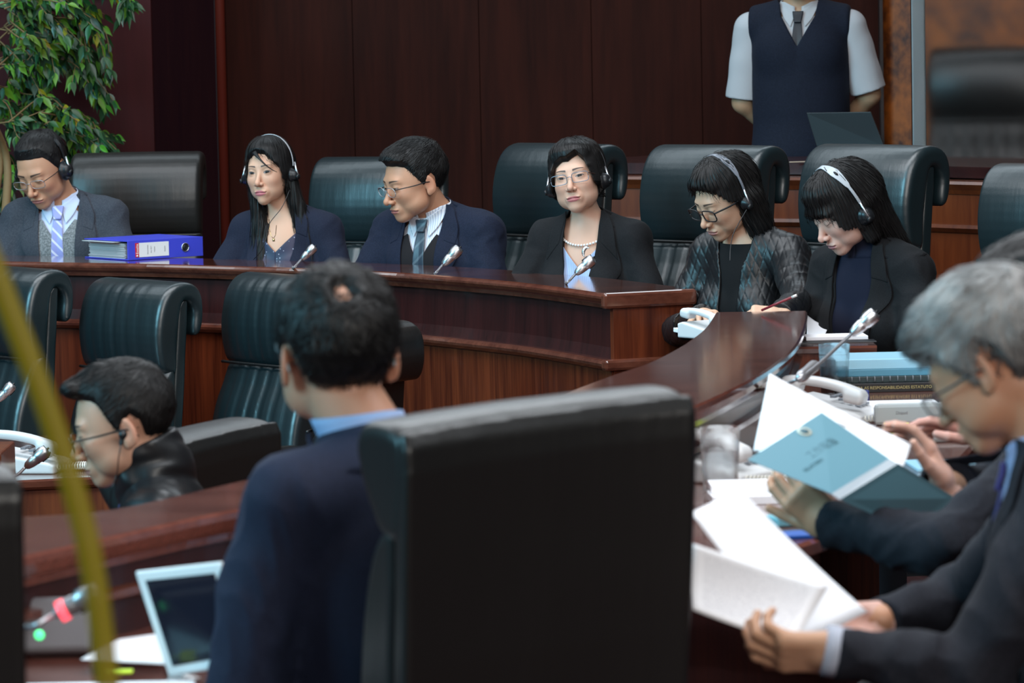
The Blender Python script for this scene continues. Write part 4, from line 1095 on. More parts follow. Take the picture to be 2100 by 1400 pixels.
def R3(m): return np.array(m, dtype=F32)
class Person:
    """local frame: origin under the neck on the floor, facing -y; parts are built there and the root turns and places them"""
    def __init__(s, label, head_at, floor, yaw, k=1.0, head=(0, 0, 0), nape=(0, .03, -.155), h=None, lean=0.0, group=None, sw=.165, fem=False):
        # head = yaw, pitch, roll in degrees relative to the view axis (world); yaw = torso yaw in degrees
        s.yaw = D(yaw); s.k = k; s.h = h or {}; s.fem = fem
        s.root = thing('person', label, 'person', (0, 0, floor), s.yaw, group)
        s.root.scale = (k, k, k)
        s.head_at = Vector(head_at)
        Rw = rotm(D(head[0]), D(head[1]), D(head[2])); Rt = Matrix.Rotation(s.yaw, 3, 'Z')
        s.Rh = Rt.transposed() @ Rw                     # head rotation in person frame
        s.np = Rt.transposed() @ Vector(nape)                              # base of the neck relative to the head centre, person frame
        # person frame origin chosen so the base of the neck is at (0,0,zn)
        neck_w = s.head_at + Rt @ (s.np * k)
        s.root.location = (neck_w.x, neck_w.y, floor)
        s.zn = (neck_w.z - floor) / k
        s.neck = Vector((0, 0, s.zn)); s.hc = s.neck - s.np
        s.lean = lean; s.sw = sw
        s.RhN = R3(s.Rh)
    def loc(s, w):
        """world point to person frame"""
        Rt = Matrix.Rotation(s.yaw, 3, 'Z'); return (Rt.transposed() @ (Vector(w) - s.root.location)) / s.k
    def toh(s, P): return (P - arr(s.hc)) @ s.RhN
    def fromh(s, v): return (np.asarray(v) @ s.RhN.T + arr(s.hc)).astype(F32)
    def tor(s, P):
        q = P - arr(s.neck)
        if s.lean: q = q @ R3(Matrix.Rotation(s.lean, 3, 'X'))
        return q
    def fromtor(s, v):
        v = np.asarray(v, dtype=F32)
        if s.lean: v = v @ R3(Matrix.Rotation(s.lean, 3, 'X')).T
        return v + arr(s.neck)
    # --- shapes
    def neck_sdf(s, P, off=0.0):
        a = s.fromh([(0, .018, -.05)])[0]; b = s.fromtor([(0, .012, -.03)])[0]
        r = .043 if s.fem else .053
        return cap(P, b, a, r * 1.10 + off, r * .94 + off)
    def torso_sdf(s, P, off=0.0):
        q = s.tor(P); Q = q.copy(); Q[:, 0] = np.abs(q[:, 0]); sw = s.sw
        d = ell(Q, (0, .005, -.17), (sw * .90 + off, .105 + off, .19 + off))
        d = smin(d, cap(Q, (0, .012, -.022), (sw, .01, -(.062 if s.fem else .056)), .050 + off, .047 + off), .035)
        d = smin(d, ell(Q, (0, -.005, -.36), (sw * .86 + off, .110 + off, .20 + off)), .06)
        d = smin(d, ell(Q, (0, .0, -.52), (.165 + off, .130 + off, .11 + off)), .06)
        if s.fem: d = smin(d, ell(Q, (.068, -.075, -.215), (.058 + off, .052 + off, .060 + off)), .035)
        else: d = smin(d, ell(Q, (.06, -.055, -.15), (.07 + off, .05 + off, .07 + off)), .04)
        return d
    def arm_sdf(s, P, side, off=0.0, upto='wrist'):
        A = s.arms[side]; sh, el, wr = A
        r = (.042, .036, .024) if s.fem else (.049, .042, .030)
        d = cap(P, sh, el, r[0] + off + .004, r[1] + off)
        return smin(d, cap(P, el, wr, r[1] + off, r[2] + off * .8), .02)
    def set_arms(s, l_el, l_wr, r_el, r_wr):
        """elbows and wrists in torso coordinates; l = +x"""
        o = {}
        for sd, (el, wr) in {1: (l_el, l_wr), -1: (r_el, r_wr)}.items():
            sh = s.fromtor([(sd * s.sw, .01, -(.070 if s.fem else .064))])[0]
            f = lambda p: s.fromtor([p])[0] if not isinstance(p, Vector) else arr(p)
            o[sd] = (sh, f(el), f(wr))
        s.arms = o
    def cloth(s, P, off, fold=0.0, seed=1):
        d = s.torso_sdf(P, off)
        for sd in (1, -1): d = smin(d, s.arm_sdf(P, sd, off), .035)
        if fold:
            q = s.tor(P); ax = np.clip((np.abs(q[:, 0]) - s.sw * .75) / .06, 0, 1) + np.clip((-q[:, 2] - .22) / .15, 0, .6)
            d = d + fold * waves(P * arr((1.0, 1.0, .75)), 34, seed, 4) * np.clip(ax, .12, 1) + fold * .5 * np.abs(waves(P, 60, seed + 3, 3)) * np.clip(ax, 0, 1)
        return d
    # --- body: head, neck, chest, arms, hands in one mesh
    def body(s, hands=(), hires=.0013, auto=(1, -1)):
        h = s.h; hands = list(hands)
        for sd in auto:
            sh, el, wr = s.arms[sd]; Rt = Matrix.Rotation(s.yaw, 3, 'Z')
            d = Rt @ Vector([float(t) for t in (wr - el)]); w = Rt @ (Vector([float(t) for t in wr]) * s.k) + s.root.location
            hands.append(make_hand(s, w, d, (0, 0, -1), h.get('skin', (.56, .33, .225)), mirror=(sd < 0), res=.0035, curl=(.25, .3, .35, .4), size=.92 if s.fem else 1.0))
        f = lambda P: smin(head_sdf(s.toh(P), h), s.neck_sdf(P), .018)
        hc = s.hc; lo = (hc.x - .15, hc.y - .17, s.zn - .05); hi = (hc.x + .15, hc.y + .17, hc.z + .15)
        v, q = polygonise(f, lo, hi, hires)
        hp = s.toh(v); c = head_cols(hp, h)
        Vs, Qs, Cs = [v], [q], [c]; base = len(v)
        skin = np.array(h.get('skin', (.56, .33, .225)))
        def g(P):
            d = smin(s.torso_sdf(P, -.004), s.neck_sdf(P, .001), .03)
            for sd in (1, -1): d = smin(d, s.arm_sdf(P, sd, -.004), .02)
            return d
        xs = [s.arms[k_][j] for k_ in (1, -1) for j in range(3)]
        mn = np.min(xs, 0) - .08; mx_ = np.max(xs, 0) + .08
        lo = (min(mn[0], -.26), min(mn[1], -.18), min(s.zn - .60, mn[2])); hi = (max(mx_[0], .26), max(mx_[1], .17), s.zn + .06)
        v, q = polygonise(g, lo, hi, .009)
        cut = v[:, 2]
        Vs.append(v); Qs.append(q + base); Cs.append(np.tile(skin, (len(v), 1))); base += len(v)
        # legs of the seated or standing body
        for hd in hands:
            v, q, c = hd; Vs.append(v); Qs.append(q + base); Cs.append(c); base += len(v)
        me = mesh_np('body', np.concatenate(Vs), np.concatenate(Qs), cols=np.concatenate(Cs))
        s.bodyo = obj_from('body', me, SKIN, s.root); return s.bodyo
    def trousers(s, m, standing=False, thigh=.20):
        z0 = s.zn - .55; fl = 0.0
        hipz = z0
        def f(P):
            d = None
            for sd in (1, -1):
                hip = s.fromtor([(sd * .09, 0, -.55)])[0]
                if standing: kn = arr((sd * .10, -.01, (hip[2]) * .52)); an = arr((sd * .11, 0, .06))
                else: kn = hip + arr((sd * .05, -thigh, .0)); an = arr((kn[0], kn[1] + .03, .05))
                a = smin(cap(P, hip, kn, .090, .066), cap(P, kn, an, .064, .045), .02)
                d = a if d is None else smin(d, a, .03)
            d = smin(d, ell(P, s.fromtor([(0, .0, -.55)])[0], (.17, .13, .10)), .04)
            return d + .002 * waves(P, 30, 9)
        v, q = polygonise(f, (-.32, -.72, -.0), (.32, .26, hipz + .15), .014)
        obj_from('trousers', mesh_np('trousers', v, q), m, s.root)
        bm = bmesh.new()
        for sd in (1, -1):
            kx = sd * (.11 if standing else .15); ky = (-.06 if standing else -thigh - .04)
            add_box(bm, (kx, ky, .035), (.09, .26, .07))
        bm_obj('shoes', bm, BLACKPL, s.root, True, .03)
    # --- front patches on the chest: left and right edge curves in torso (x, z)
    def patch(s, name, left, right, surf, m, lift, nu=10, nv=26, th=.003, y0=-.45, parent=None, ease=0.0):
        """cloth piece between two curves given in torso (x, z), laid on a surface from the front"""
        def rs(c):
            pts = curve_pts([(a, 0, b) for a, b in c], 40) if len(c) > 2 else [Vector((c[0][0], 0, c[0][1])).lerp(Vector((c[1][0], 0, c[1][1])), t / 40) for t in range(41)]
            L = [0]
            for i in range(1, len(pts)): L.append(L[-1] + (pts[i] - pts[i - 1]).length)
            return [np.interp(np.linspace(0, L[-1], nv + 1), L, [p[k] for p in pts]) for k in (0, 2)]
        lx, lz = rs(left); rx, rz = rs(right)
        u = np.linspace(0, 1, nu + 1)[None, :]
        X = lx[:, None] * (1 - u) + rx[:, None] * u; Z = lz[:, None] * (1 - u) + rz[:, None] * u
        o = np.stack([X.ravel(), np.full(X.size, y0), Z.ravel()], 1)
        Rl = R3(Matrix.Rotation(s.lean, 3, 'X')) if s.lean else np.eye(3, dtype=F32)
        d = np.tile(arr((0, 1, 0)), (len(o), 1)) @ Rl.T
        p = trace(surf, s.fromtor(o), d, tmax=.62)
        g, _ = grad(surf, p, .004)
        g = g * .5 - arr(d) * .5
        p = p + g * lift
        Q = [(j * (nu + 1) + i, j * (nu + 1) + i + 1, (j + 1) * (nu + 1) + i + 1, (j + 1) * (nu + 1) + i) for j in range(nv) for i in range(nu)]
        o_ = obj_from(name, mesh_np(name, p, Q), m, parent or s.root)
        so = o_.modifiers.new('thick', 'SOLIDIFY'); so.thickness = th; so.offset = 0
        be = o_.modifiers.new('edge', 'BEVEL'); be.width = th * .4; be.segments = 2; be.limit_method = 'ANGLE'
        return o_
    def collar(s, name, m, a0, a1, z_in, z_out, off0, off1, parent=None, th=.003, roll=.0, nseg=44, rows=7):
        """band around the neck from angle a0 to a1 (0 = front, pi = back), z_in(a) inner and z_out(a) outer heights in torso frame"""
        surf = lambda P: smin(s.neck_sdf(P, 0), s.torso_sdf(P, 0), .02)
        V = []; 
        A = np.linspace(a0, a1, nseg)
        O = []; Dr = []; LF = []
        for j in range(rows):
            t = j / (rows - 1)
            for a in A:
                zi, zo = z_in(a), z_out(a)
                # goes up from zi to the fold, then down to zo
                zz = zi + (zo - zi) * t
                O.append((math.sin(a) * .30, -math.cos(a) * .30 + .012, zz)); Dr.append((-math.sin(a), math.cos(a), 0)); LF.append(off0 + (off1 - off0) * t)
        o = s.fromtor(O); Rl = R3(Matrix.Rotation(s.lean, 3, 'X')) if s.lean else np.eye(3, dtype=F32)
        p = trace(surf, o, arr(Dr) @ Rl.T, tmax=.28) - (arr(Dr) @ Rl.T) * arr(LF)[:, None]
        n = len(A)
        Q = [(j * n + i, j * n + i + 1, (j + 1) * n + i + 1, (j + 1) * n + i) for j in range(rows - 1) for i in range(n - 1)]
        o_ = obj_from(name, mesh_np(name, p, Q), m, parent or s.root)
        so = o_.modifiers.new('thick', 'SOLIDIFY'); so.thickness = th; so.offset = 0
        return o_

    def jacket(s, m, vee, off=.014, fold=.004, seed=1, res=.0055, zmin=-.60, name='jacket', hem=None, extra=None, bulk=0):
        """vee: list of half-widths [(z, halfwidth)] of the open front"""
        zs = [a for a, b in vee][::-1]; ws = [b for a, b in vee][::-1]
        def f(P):
            d = s.cloth(P, off, fold, seed)
            d = smax(d, -s.neck_sdf(P, .012), .004)
            q = s.tor(P)
            hw = np.interp(q[:, 2], zs, ws)
            cut = np.maximum(np.abs(q[:, 0]) - hw, q[:, 1] - .0)      # < 0 inside the opening
            cut = np.maximum(cut, -.5 - q[:, 2])
            cut = np.where(hw <= 0, .05, cut)
            d = np.maximum(d, -cut)
            # sleeves end before the wrists
            for sd in (1, -1):
                sh, el, wr = s.arms[sd]; ax = wr - el; L = np.linalg.norm(ax); ax = ax / L
                t = (P - arr(el)) @ ax
                near = np.linalg.norm(P - arr(wr), axis=1) < .09
                d = np.where(near, np.maximum(d, t - (L - .004)), d)
            if extra is not None: d = extra(P, q, d)
            return d
        xs = [s.arms[k_][j] for k_ in (1, -1) for j in range(3)]
        mn = np.min(xs, 0) - .09; mx_ = np.max(xs, 0) + .09
        lo = (min(mn[0], -.27), min(mn[1], -.20), min(s.zn + zmin, mn[2])); hi = (max(mx_[0], .27), max(mx_[1], .19), s.zn + .07)
        s.jf = lambda P: s.cloth(P, off, fold, seed)
        o = sdf_obj(name, f, lo, hi, res, m, s.root)
        s.jo = o; return o
    def lapels(s, m, top=.078, notch=-.115, low=-.36, outer=.125, gap=.004, lift=.005, wide=None, peak=.0, inner=None):
        """two lapels and the collar behind the neck"""
        surf = lambda P: smin(s.jf(P), s.neck_sdf(P, .017), .02)
        for sd in (1, -1):
            nr = (.056 if s.fem else .067)
            inn = inner or [(top * .96, -.005), (.066, -.08), (.040, -.20), (gap, low)]
            inn = [(nr, .012)] + inn[1:]
            out = [(nr + .040, -.030), (outer, notch + peak), (outer * .74, notch - .085), (gap + .012, low)]
            L, R = ([(x * sd, z) for x, z in inn], [(x * sd, z) for x, z in out])
            o = s.patch('lapel', L, R, surf, m, lift, nu=8, nv=30, th=.0045)
            # upper collar piece down to the notch
            a = [(nr - .004, .034), (nr + .006, -.020), (nr + .014, -.070)]
            b = [(nr + .026, .010), (nr + .050, -.035), (outer * .88 + .004, notch + .030)]
            s.patch('collar', [(x * sd, z) for x, z in a], [(x * sd, z) for x, z in b], surf, m, lift + .002, nu=6, nv=16, th=.0045)
        zi = lambda a: .016 + .020 * math.sin(min(PI / 2, max(0, abs(a) - .9)))
        zo = lambda a: -.018 - .012 * math.sin(min(PI / 2, max(0, abs(a) - .9)))
        s.collar('collar', m, .95, 2 * PI - .95, lambda a: .024 + .026 * math.sin(max(0, math.sin((a - .95) / (2 * PI - 1.9) * PI))), lambda a: -.022, .012, .020, th=.005)
    def shirt(s, m, off=.004, vneck=None, low=-.45, half=.10):
        surf = lambda P: smin(s.torso_sdf(P, 0), s.neck_sdf(P, -.002), .02)
        if vneck is None: return s.patch('shirt', [(-.040, -.004), (-half, -.10), (-half, low)], [(.040, -.004), (half, -.10), (half, low)], surf, m, off, nu=22, nv=36, th=.002)
        return s.patch('top', *vneck, surf, m, off, nu=22, nv=36, th=.002)
    def shirt_collar(s, m, tie=True):
        zt = lambda a: .030 + .022 * math.sin(abs(math.sin(a / 2)) ** 2 * PI / 2)
        s.collar('shirt_collar', m, .16, 2 * PI - .16, lambda a: -.006, lambda a: .028 + .016 * (1 - math.cos(a)) / 2 - .020 * (1 if False else max(0, 1 - min(a, 2 * PI - a) / .7)), .011, .0105, th=.002)
        surf = lambda P: smin(s.torso_sdf(P, 0), s.neck_sdf(P, .006), .015)
        for sd in (1, -1):
            a = [(.006, -.004), (.026, .006), (.048, .022)]; b = [(.026, -.062), (.050, -.030), (.066, .006)]
            s.patch('collar_wing', [(x * sd, z) for x, z in a], [(x * sd, z) for x, z in b], surf, m, .011, nu=8, nv=10, th=.002)
    def tie(s, m, low=-.42):
        surf = lambda P: smin(s.torso_sdf(P, .004), s.neck_sdf(P, .002), .02)
        t = s.patch('tie', [(-.013, -.042), (-.020, -.12), (-.030, low)], [(.013, -.042), (.020, -.12), (.030, low)], surf, m, .010, nu=8, nv=24, th=.004)
        s.patch('tie_knot', [(-.019, -.006), (-.017, -.025), (-.012, -.048)], [(.019, -.006), (.017, -.025), (.012, -.048)], surf, m, .016, nu=8, nv=8, th=.008, parent=s.root)
        return t
    # --- hair: a shell over the skull
    def hair(s, f, lo, hi, m, res=.0022, flow=None, n=1400, length=.05, lift=.0015, width=.0009, seed=3, jitter=.25, mask=None, name='hair'):
        """f, lo, hi, flow in head coordinates"""
        v, q = polygonise(f, lo, hi, res)
        me = mesh_np(name, s.fromh(v), q); o = obj_from(name, me, m, s.root)
        if flow is not None:
            sd = v if mask is None else v[mask(v)]
            fl = lambda P: flow(P)
            k = add_strands('hair_locks', f, sd, fl, length, m, o, n, lift, width, 9, seed, jitter)
            me2 = k.data; cnt = len(me2.vertices); co = np.zeros(cnt * 3, F32); me2.vertices.foreach_get('co', co)
            me2.vertices.foreach_set('co', s.fromh(co.reshape(-1, 3)).ravel()); me2.update()
        return o

# ---- hand in its own frame: wrist at the origin, fingers along +x, palm down (-z), thumb on the +y side
def hand_sdf(P, curl=(.5, .5, .55, .6), thumb=.5, spread=.05, size=1.0, thumb_curl=.4):
    P = P / size
    d = rbox(P, (.045, .0, .0), (.046, .037, .014), .013)
    d = smin(d, cap(P, (-.03, 0, 0), (.015, 0, 0), .026, .024) , .02)
    d = smax(d, -sph(P, (.045, 0, -.030), .020), .01)
    ys = (.029, .010, -.010, -.028); Ls = (.070, .078, .073, .058); x0 = (.088, .091, .088, .082)
    for i in range(4):
        a = 0.0; p = np.array((x0[i] - .012, ys[i], .001)); y = spread * (1.5 - i)
        seg = (Ls[i] * .48 + .012, Ls[i] * .30, Ls[i] * .24); r = (.0098, .0088, .0078, .0066)
        fr = (curl[i] * .9, curl[i] * 1.25, curl[i] * .8)
        for j in range(3):
            a += fr[j] if j else fr[j] * .9
            dr = np.array((math.cos(a) * math.cos(y), math.sin(y) * math.cos(a), -math.sin(a))); q = p + dr * seg[j]
            k = .007 if j == 0 else .0025
            d = smin(d, cap(P, p, q, r[j] * (1 if i < 3 else .88), r[j + 1] * (1 if i < 3 else .88)), k); p = q
    # thumb
    p = np.array((.020, .026, -.006)); a = thumb
    dr = np.array((math.cos(a) * .75, math.sin(a) * .9, -.35)); dr /= np.linalg.norm(dr); q = p + dr * .040
    d = smin(d, cap(P, p, q, .016, .0115), .012)
    a2 = a - thumb_curl; dr = np.array((math.cos(a2), math.sin(a2), -.22)); dr /= np.linalg.norm(dr); q2 = q + dr * .032
    d = smin(d, cap(P, q, q2, .0112, .0098), .004)
    a3 = a2 - thumb_curl * .8; dr = np.array((math.cos(a3), math.sin(a3), -.1)); dr /= np.linalg.norm(dr); q3 = q2 + dr * .024
    d = smin(d, cap(P, q2, q3, .0098, .0078), .003)
    return d * size
def make_hand(person, wrist_w, x_w, palm_w, skin, mirror=False, res=.0022, **k):
    """hand placed in the place: wrist point, direction of the fingers, direction the palm faces (all world)"""
    X = Vector(x_w).normalized(); Z = -(Vector(palm_w) - X * Vector(palm_w).dot(X)).normalized(); Y = Z.cross(X)
    v, q = polygonise(lambda P: hand_sdf(P, **k), (-.07, -.075, -.12), (.20, .11, .05), res)
    if mirror: v = v * arr((1, -1, 1)); q = q[:, ::-1]
    R = R3(Matrix((X, Y, Z)).transposed())
    w = v @ R.T * 1.0 + arr(wrist_w)
    Rt = R3(Matrix.Rotation(person.yaw, 3, 'Z'))
    l = ((w - arr(person.root.location)) @ Rt) / person.k
    c = np.tile(np.array(skin), (len(v), 1)); tip = np.clip((v[:, 0] - .12) / .05, 0, 1)[:, None]
    c = c * (1 - tip * np.array((.0, .10, .10))) * (1 + .05 * waves(v, 70, 3)[:, None])
    return (l.astype(F32), q, c)

# ---- eyeglasses and headsets, in head coordinates
def glasses(p, m, label, half_w=.027, half_h=.0165, y=-.104, z=-.004, r=.0011, rim='full', tm=None, bridge=.009, squareness=3.2, drop=.0, wide=1.0):
    g = thing('eyeglasses', label, 'glasses')
    Rt = Matrix.Rotation(p.yaw, 4, 'Z'); Mw = Matrix.Translation(p.root.location) @ Rt @ Matrix.Scale(p.k, 4) @ Matrix.Translation(p.hc) @ p.Rh.to_4x4()
    g.matrix_world = Mw; g.location = Mw.translation
    cx = bridge + half_w
    for sd in (1, -1):
        pts = []
        for i in range(41):
            a = 2 * PI * i / 40; ca, sa = math.cos(a), math.sin(a); n_ = 2 / squareness
            x = sd * (cx + half_w * math.copysign(abs(ca) ** n_, ca)); zz = z + half_h * math.copysign(abs(sa) ** n_, sa)
            pts.append((x, y + .9 * (abs(x) - .02) ** 2 * 8 * .35 + (zz - z) * -.10, zz))
        fr = tube('rim', pts, r, m, g, 6)
        c = [(sd * cx, y + .004, z)]
        V = [tuple(sum(q[k] for q in pts[:-1]) / 40 for k in range(3))] + [tuple(q) for q in pts[:-1]]
        T = [(0, i + 1, (i + 1) % 40 + 1) for i in range(40)]
        ln_ = obj_from('lens', mesh_np('lens', V, None, T), LENS, g)
        ex = cx + half_w; yy = y + .9 * (ex - .02) ** 2 * 8 * .35
        tube('temple_arm', curve_pts([(sd * ex, yy, z + half_h * .5), (sd * (ex + .004), yy + .010, z + half_h * .5), (sd * max(ex, .0765), -.045, z + .006), (sd * .0795, .008, z + .004), (sd * .077, .028, z - .016)], 16), r * 1.25, tm or m, g, 6)
    tube('bridge', curve_pts([(-bridge, y + .001, z + .003), (0, y - .002, z + .0055), (bridge, y + .001, z + .003)], 8), r, m, g, 6)
    return g
def headset(p, label, cup=.031, band_m=None, tilt=0.0, split=False, rb=.104, rx=.091, z_cup=-.012, cup_m=None, bandw=.009, wire=None, group='interpretation headsets'):
    g = thing('headset', label, 'headset', group=group)
    Mw = Matrix.Translation(p.root.location) @ Matrix.Rotation(p.yaw, 4, 'Z') @ Matrix.Scale(p.k, 4) @ Matrix.Translation(p.hc) @ p.Rh.to_4x4() @ Matrix.Rotation(tilt, 4, 'X')
    g.matrix_world = Mw; g.location = Mw.translation
    bm_ = band_m or BLACKPL; cm = cup_m or BLACKPL
    def bandpt(a, r=1.0): return Vector((math.sin(a) * rx * r, .004, .020 + math.cos(a) * (rb) * r * (1.0)))
    A = [(-1.62 + 3.24 * i / 40) for i in range(41)]
    V = []; Q = []
    for i, a in enumerate(A):
        w = bandw * (1 + .9 * max(0, 1 - abs(abs(a) - .55) / .5) if split else 1) * (1 if abs(a) < 1.1 else .55)
        o_ = bandpt(a); i_ = bandpt(a, .975)
        V += [tuple(o_ + Vector((0, -w, 0))), tuple(o_ + Vector((0, w, 0))), tuple(i_ + Vector((0, w, 0))), tuple(i_ + Vector((0, -w, 0)))]
        if i:
            b = 4 * i
            for k in range(4): Q.append((b - 4 + k, b - 4 + (k + 1) % 4, b + (k + 1) % 4, b + k))
    bd_ = obj_from('headband', mesh_np('headband', V, Q, smooth=False), bm_, g)
    be = bd_.modifiers.new('edge', 'BEVEL'); be.width = .0006; be.segments = 2
    if split:
        for a in (-.62, .62):
            q0, q1 = bandpt(a - .09, 1.003), bandpt(a + .09, 1.003)
            tube('band_slot', [q0, q0.lerp(q1, .3) + Vector((math.sin(a), 0, math.cos(a))) * .001, q0.lerp(q1, .7) + Vector((math.sin(a), 0, math.cos(a))) * .001, q1], [.001, .0032, .0036, .001], plain('painted_slot_shadow', (.01, .01, .012), .6) if 'painted_slot_shadow' not in MATS else MATS['painted_slot_shadow'], g, 10)  # dark tubes drawn for the shade inside the band's slots
    for sd in (1, -1):
        x0 = .078
        f = lambda P: smin(ecap(P, (x0 + .006, .004, z_cup), (x0 + .014, .004, z_cup), cup, cup * .78, (1.6, 1, .92)), ell(P, (x0 + .020, .004, z_cup - .002), (.011, cup * .55, cup * .62)), .006)
        v, q = polygonise(f, (x0 - .03, -.05, z_cup - .06), (x0 + .05, .06, z_cup + .06), .003)
        if sd < 0: v = v * arr((-1, 1, 1)); q = q[:, ::-1]
        c = obj_from('ear_cup', mesh_np('ear_cup', v, q), cm, g)
        tube('cup_hinge', [(sd * (x0 + .016), .004, z_cup + .045), (sd * (x0 + .022), .002, z_cup + .020), (sd * (x0 + .031), .0, z_cup - .006)], [.0035, .0042, .003], CHROME, c, 8)
        lathe_pts = [(sd * (x0 + .026), -.002, z_cup - .006), (sd * (x0 + .034), -.003, z_cup - .008)]
        tube('volume_dial', lathe_pts, .0085, cm, c, 18)
    return g
def cable(label, pts, r=.0012, m=None):
    o = tube('headset_cable', curve_pts(pts, 40), r, m or BLACKPL); tag(o, label, 'cable'); return o
# ================================================================== the people, one by one
def hairline(P, tab):
    """height of the hairline around the head: tab = [(degrees from the face, z)]"""
    a = np.degrees(np.arctan2(np.abs(P[:, 0]), -(P[:, 1] - .01)))
    return np.interp(a, [t[0] for t in tab], [t[1] for t in tab])
SHORT = [(0, .066), (25, .064), (42, .050), (52, .030), (64, .010), (74, -.012), (82, -.012), (86, .012), (98, .020), (108, .006), (118, -.030), (140, -.055), (180, -.062)]
def shell(P, h, tab, top=.016, side=.006, back=.012, front=.010, soft=.004, noise=.0012, seed=1, line=None, taper=.022):
    hh = dict(h); hh['ears'] = False
    d0 = head_sdf(P, hh)
    z = P[:, 2]; y = P[:, 1]; x = np.abs(P[:, 0])
    t = side + (top - side) * np.clip((z - .04) / .06, 0, 1) ** 1.2
    t = np.maximum(t, back * np.clip((y - .02) / .07, 0, 1) * np.clip((z + .05) / .06, 0, 1))
    t = t + front * np.clip((-y - .03) / .05, 0, 1) * np.clip((z - .055) / .03, 0, 1)
    zl = hairline(P, tab) if line is None else line(P)
    t = t * np.clip(.25 + (z - zl) / taper, .25, 1) + noise * waves(P, 85, seed, 4)
    return smax(d0 - t, zl - z, soft)
def radial(P, crown=(0.01, .045, .115), fwd_=.0, down=.0):
    d = P - arr(crown); d = d / (np.linalg.norm(d, axis=1)[:, None] + .01)
    d[:, 1] -= fwd_ * np.clip(P[:, 2] / .1, 0, 1); d[:, 2] -= down
    return d
HB = ((-.12, -.14, -.15), (.12, .15, .17))

SK_M = (.54, .278, .168); SK_F = (.66, .385, .265); SK_R = (.55, .30, .21)
SHIRTB = plain('pale_blue_shirt', (.55, .62, .80), .7); SHIRTW = striped('white_striped_shirt', (.72, .73, .78), (.42, .46, .58), 150, (1, 0, 0), .3, .7)
F_GREY = fabric('charcoal_grey_wool', (.036, .042, .055), (.050, .056, .070), weave=700); F_NAVY = fabric('navy_wool', (.0070, .0105, .025), (.010, .0145, .033), weave=800)
F_NAVY2 = fabric('dark_navy_blazer_cloth', (.008, .011, .026), (.011, .015, .032), weave=800); F_BLACK = fabric('black_wool', (.0055, .0058, .0072), (.008, .0085, .010), weave=800)
F_DARK = fabric('midnight_wool', (.008, .009, .014), (.013, .014, .021), weave=600); F_TROUS = fabric('dark_trouser_cloth', (.014, .016, .022))
F_KNIT = fabric('grey_knit', (.13, .14, .145), (.24, .25, .26), weave=520); F_VEST = fabric('navy_knit', (.0040, .0062, .015), (.006, .009, .020), weave=600)

# ---- 1: man in grey suit
p = Person('man in a grey suit with a striped tie, wearing glasses and a black headset, looking down beside the blue binder', W(88, 345, 568), 0, -6, k=1.10,
           head=(-26, 27, -5), nape=(.055, .055, -.112), h=dict(skin=SK_M, open=.2, w=.99, gaze=(0, -.002), brow=1.1, lips=.9), sw=.145, lean=.12)
p.set_arms((.225, -.10, -.27), (.06, -.30, -.30), (-.235, -.10, -.27), (-.08, -.30, -.30))
p.body(); p.root['label'] = 'man in grey suit and grey knitted vest, looking down beside the blue binder'
p.jacket(F_GREY, [(.03, .085), (-.06, .075), (-.18, .062), (-.40, .050), (-.50, .02)], fold=.005, seed=4)
p.lapels(F_GREY, low=-.40, gap=.045, inner=[(.080, .0), (.062, -.08), (.056, -.20), (.048, -.40)])
p.shirt(SHIRTB); p.shirt_collar(SHIRTB); p.tie(striped('lilac_striped_tie', (.28, .30, .62), (.62, .62, .78), 38, (.7, 0, .7), .25, .4))
surf = lambda P: p.torso_sdf(P, 0)
p.patch('knitted_vest', [(-.052, -.05), (-.09, -.10), (-.10, -.45)], [(.0, -.125), (.0, -.15), (.0, -.45)], lambda P: p.torso_sdf(P, 0), F_KNIT, .013, nu=14, nv=30, th=.004)
p.patch('knitted_vest', [(.0, -.125), (.0, -.15), (.0, -.45)], [(.052, -.05), (.09, -.10), (.10, -.45)], lambda P: p.torso_sdf(P, 0), F_KNIT, .013, nu=14, nv=30, th=.004)
p.trousers(F_TROUS)
h1 = p.h
S1 = [(0, .070), (25, .068), (42, .062), (52, .046), (62, .018), (74, -.006), (82, -.012), (86, .012), (98, .020), (108, .006), (118, -.030), (140, -.055), (180, -.062)]
p.hair(lambda P: shell(P, h1, S1, top=.014, side=.004, back=.006, front=.004, taper=.045), *HB, H_BLACK, flow=lambda P: radial(P, fwd_=.6), n=1500, length=.016, lift=.0015, width=.0007, mask=lambda v: v[:, 2] - hairline(v, S1) > .022)
glasses(p, GREYMET, 'thin grey metal spectacles worn by the man in the grey suit', half_w=.026, half_h=.0145, y=-.103, z=-.006, tm=BLACKPL)
headset(p, 'black headset with round ear cups worn by the man in the grey suit', tilt=-.32, z_cup=-.014)

# ---- 2: woman with long hair
p = Person('woman with very long black hair in a navy blazer, looking straight toward the camera', W(553, 352, 590), 0, -16, k=1.0,
           head=(-21, -1, -4), nape=(.045, .035, -.142), h=dict(skin=SK_F, w=.93, jaw=.86, lips=1.25, lip=(.50, .13, .17), brow=.85, gaze=(.0022, 0), nose=.6, lash=.0022), sw=.140, fem=True)
p.set_arms((.235, -.06, -.27), (.09, -.26, -.33), (-.245, -.08, -.27), (-.10, -.28, -.33))
p.body()
p.jacket(F_NAVY2, [(.03, .085), (-.06, .070), (-.18, .060), (-.42, .045), (-.50, .02)], fold=.004, seed=7)
p.lapels(F_NAVY2, low=-.40, gap=.045, inner=[(.080, .0), (.070, -.08), (.058, -.20), (.048, -.40)], outer=.115)
DOT, nt_, ln_, b_ = new_mat('dotted_blouse')
v_ = nt_.new('ShaderNodeTexVoronoi'); v_.inputs['Scale'].default_value = 75; tc_ = nt_.new('ShaderNodeTexCoord'); ln_.new(tc_.outputs['Object'], v_.inputs['Vector'])
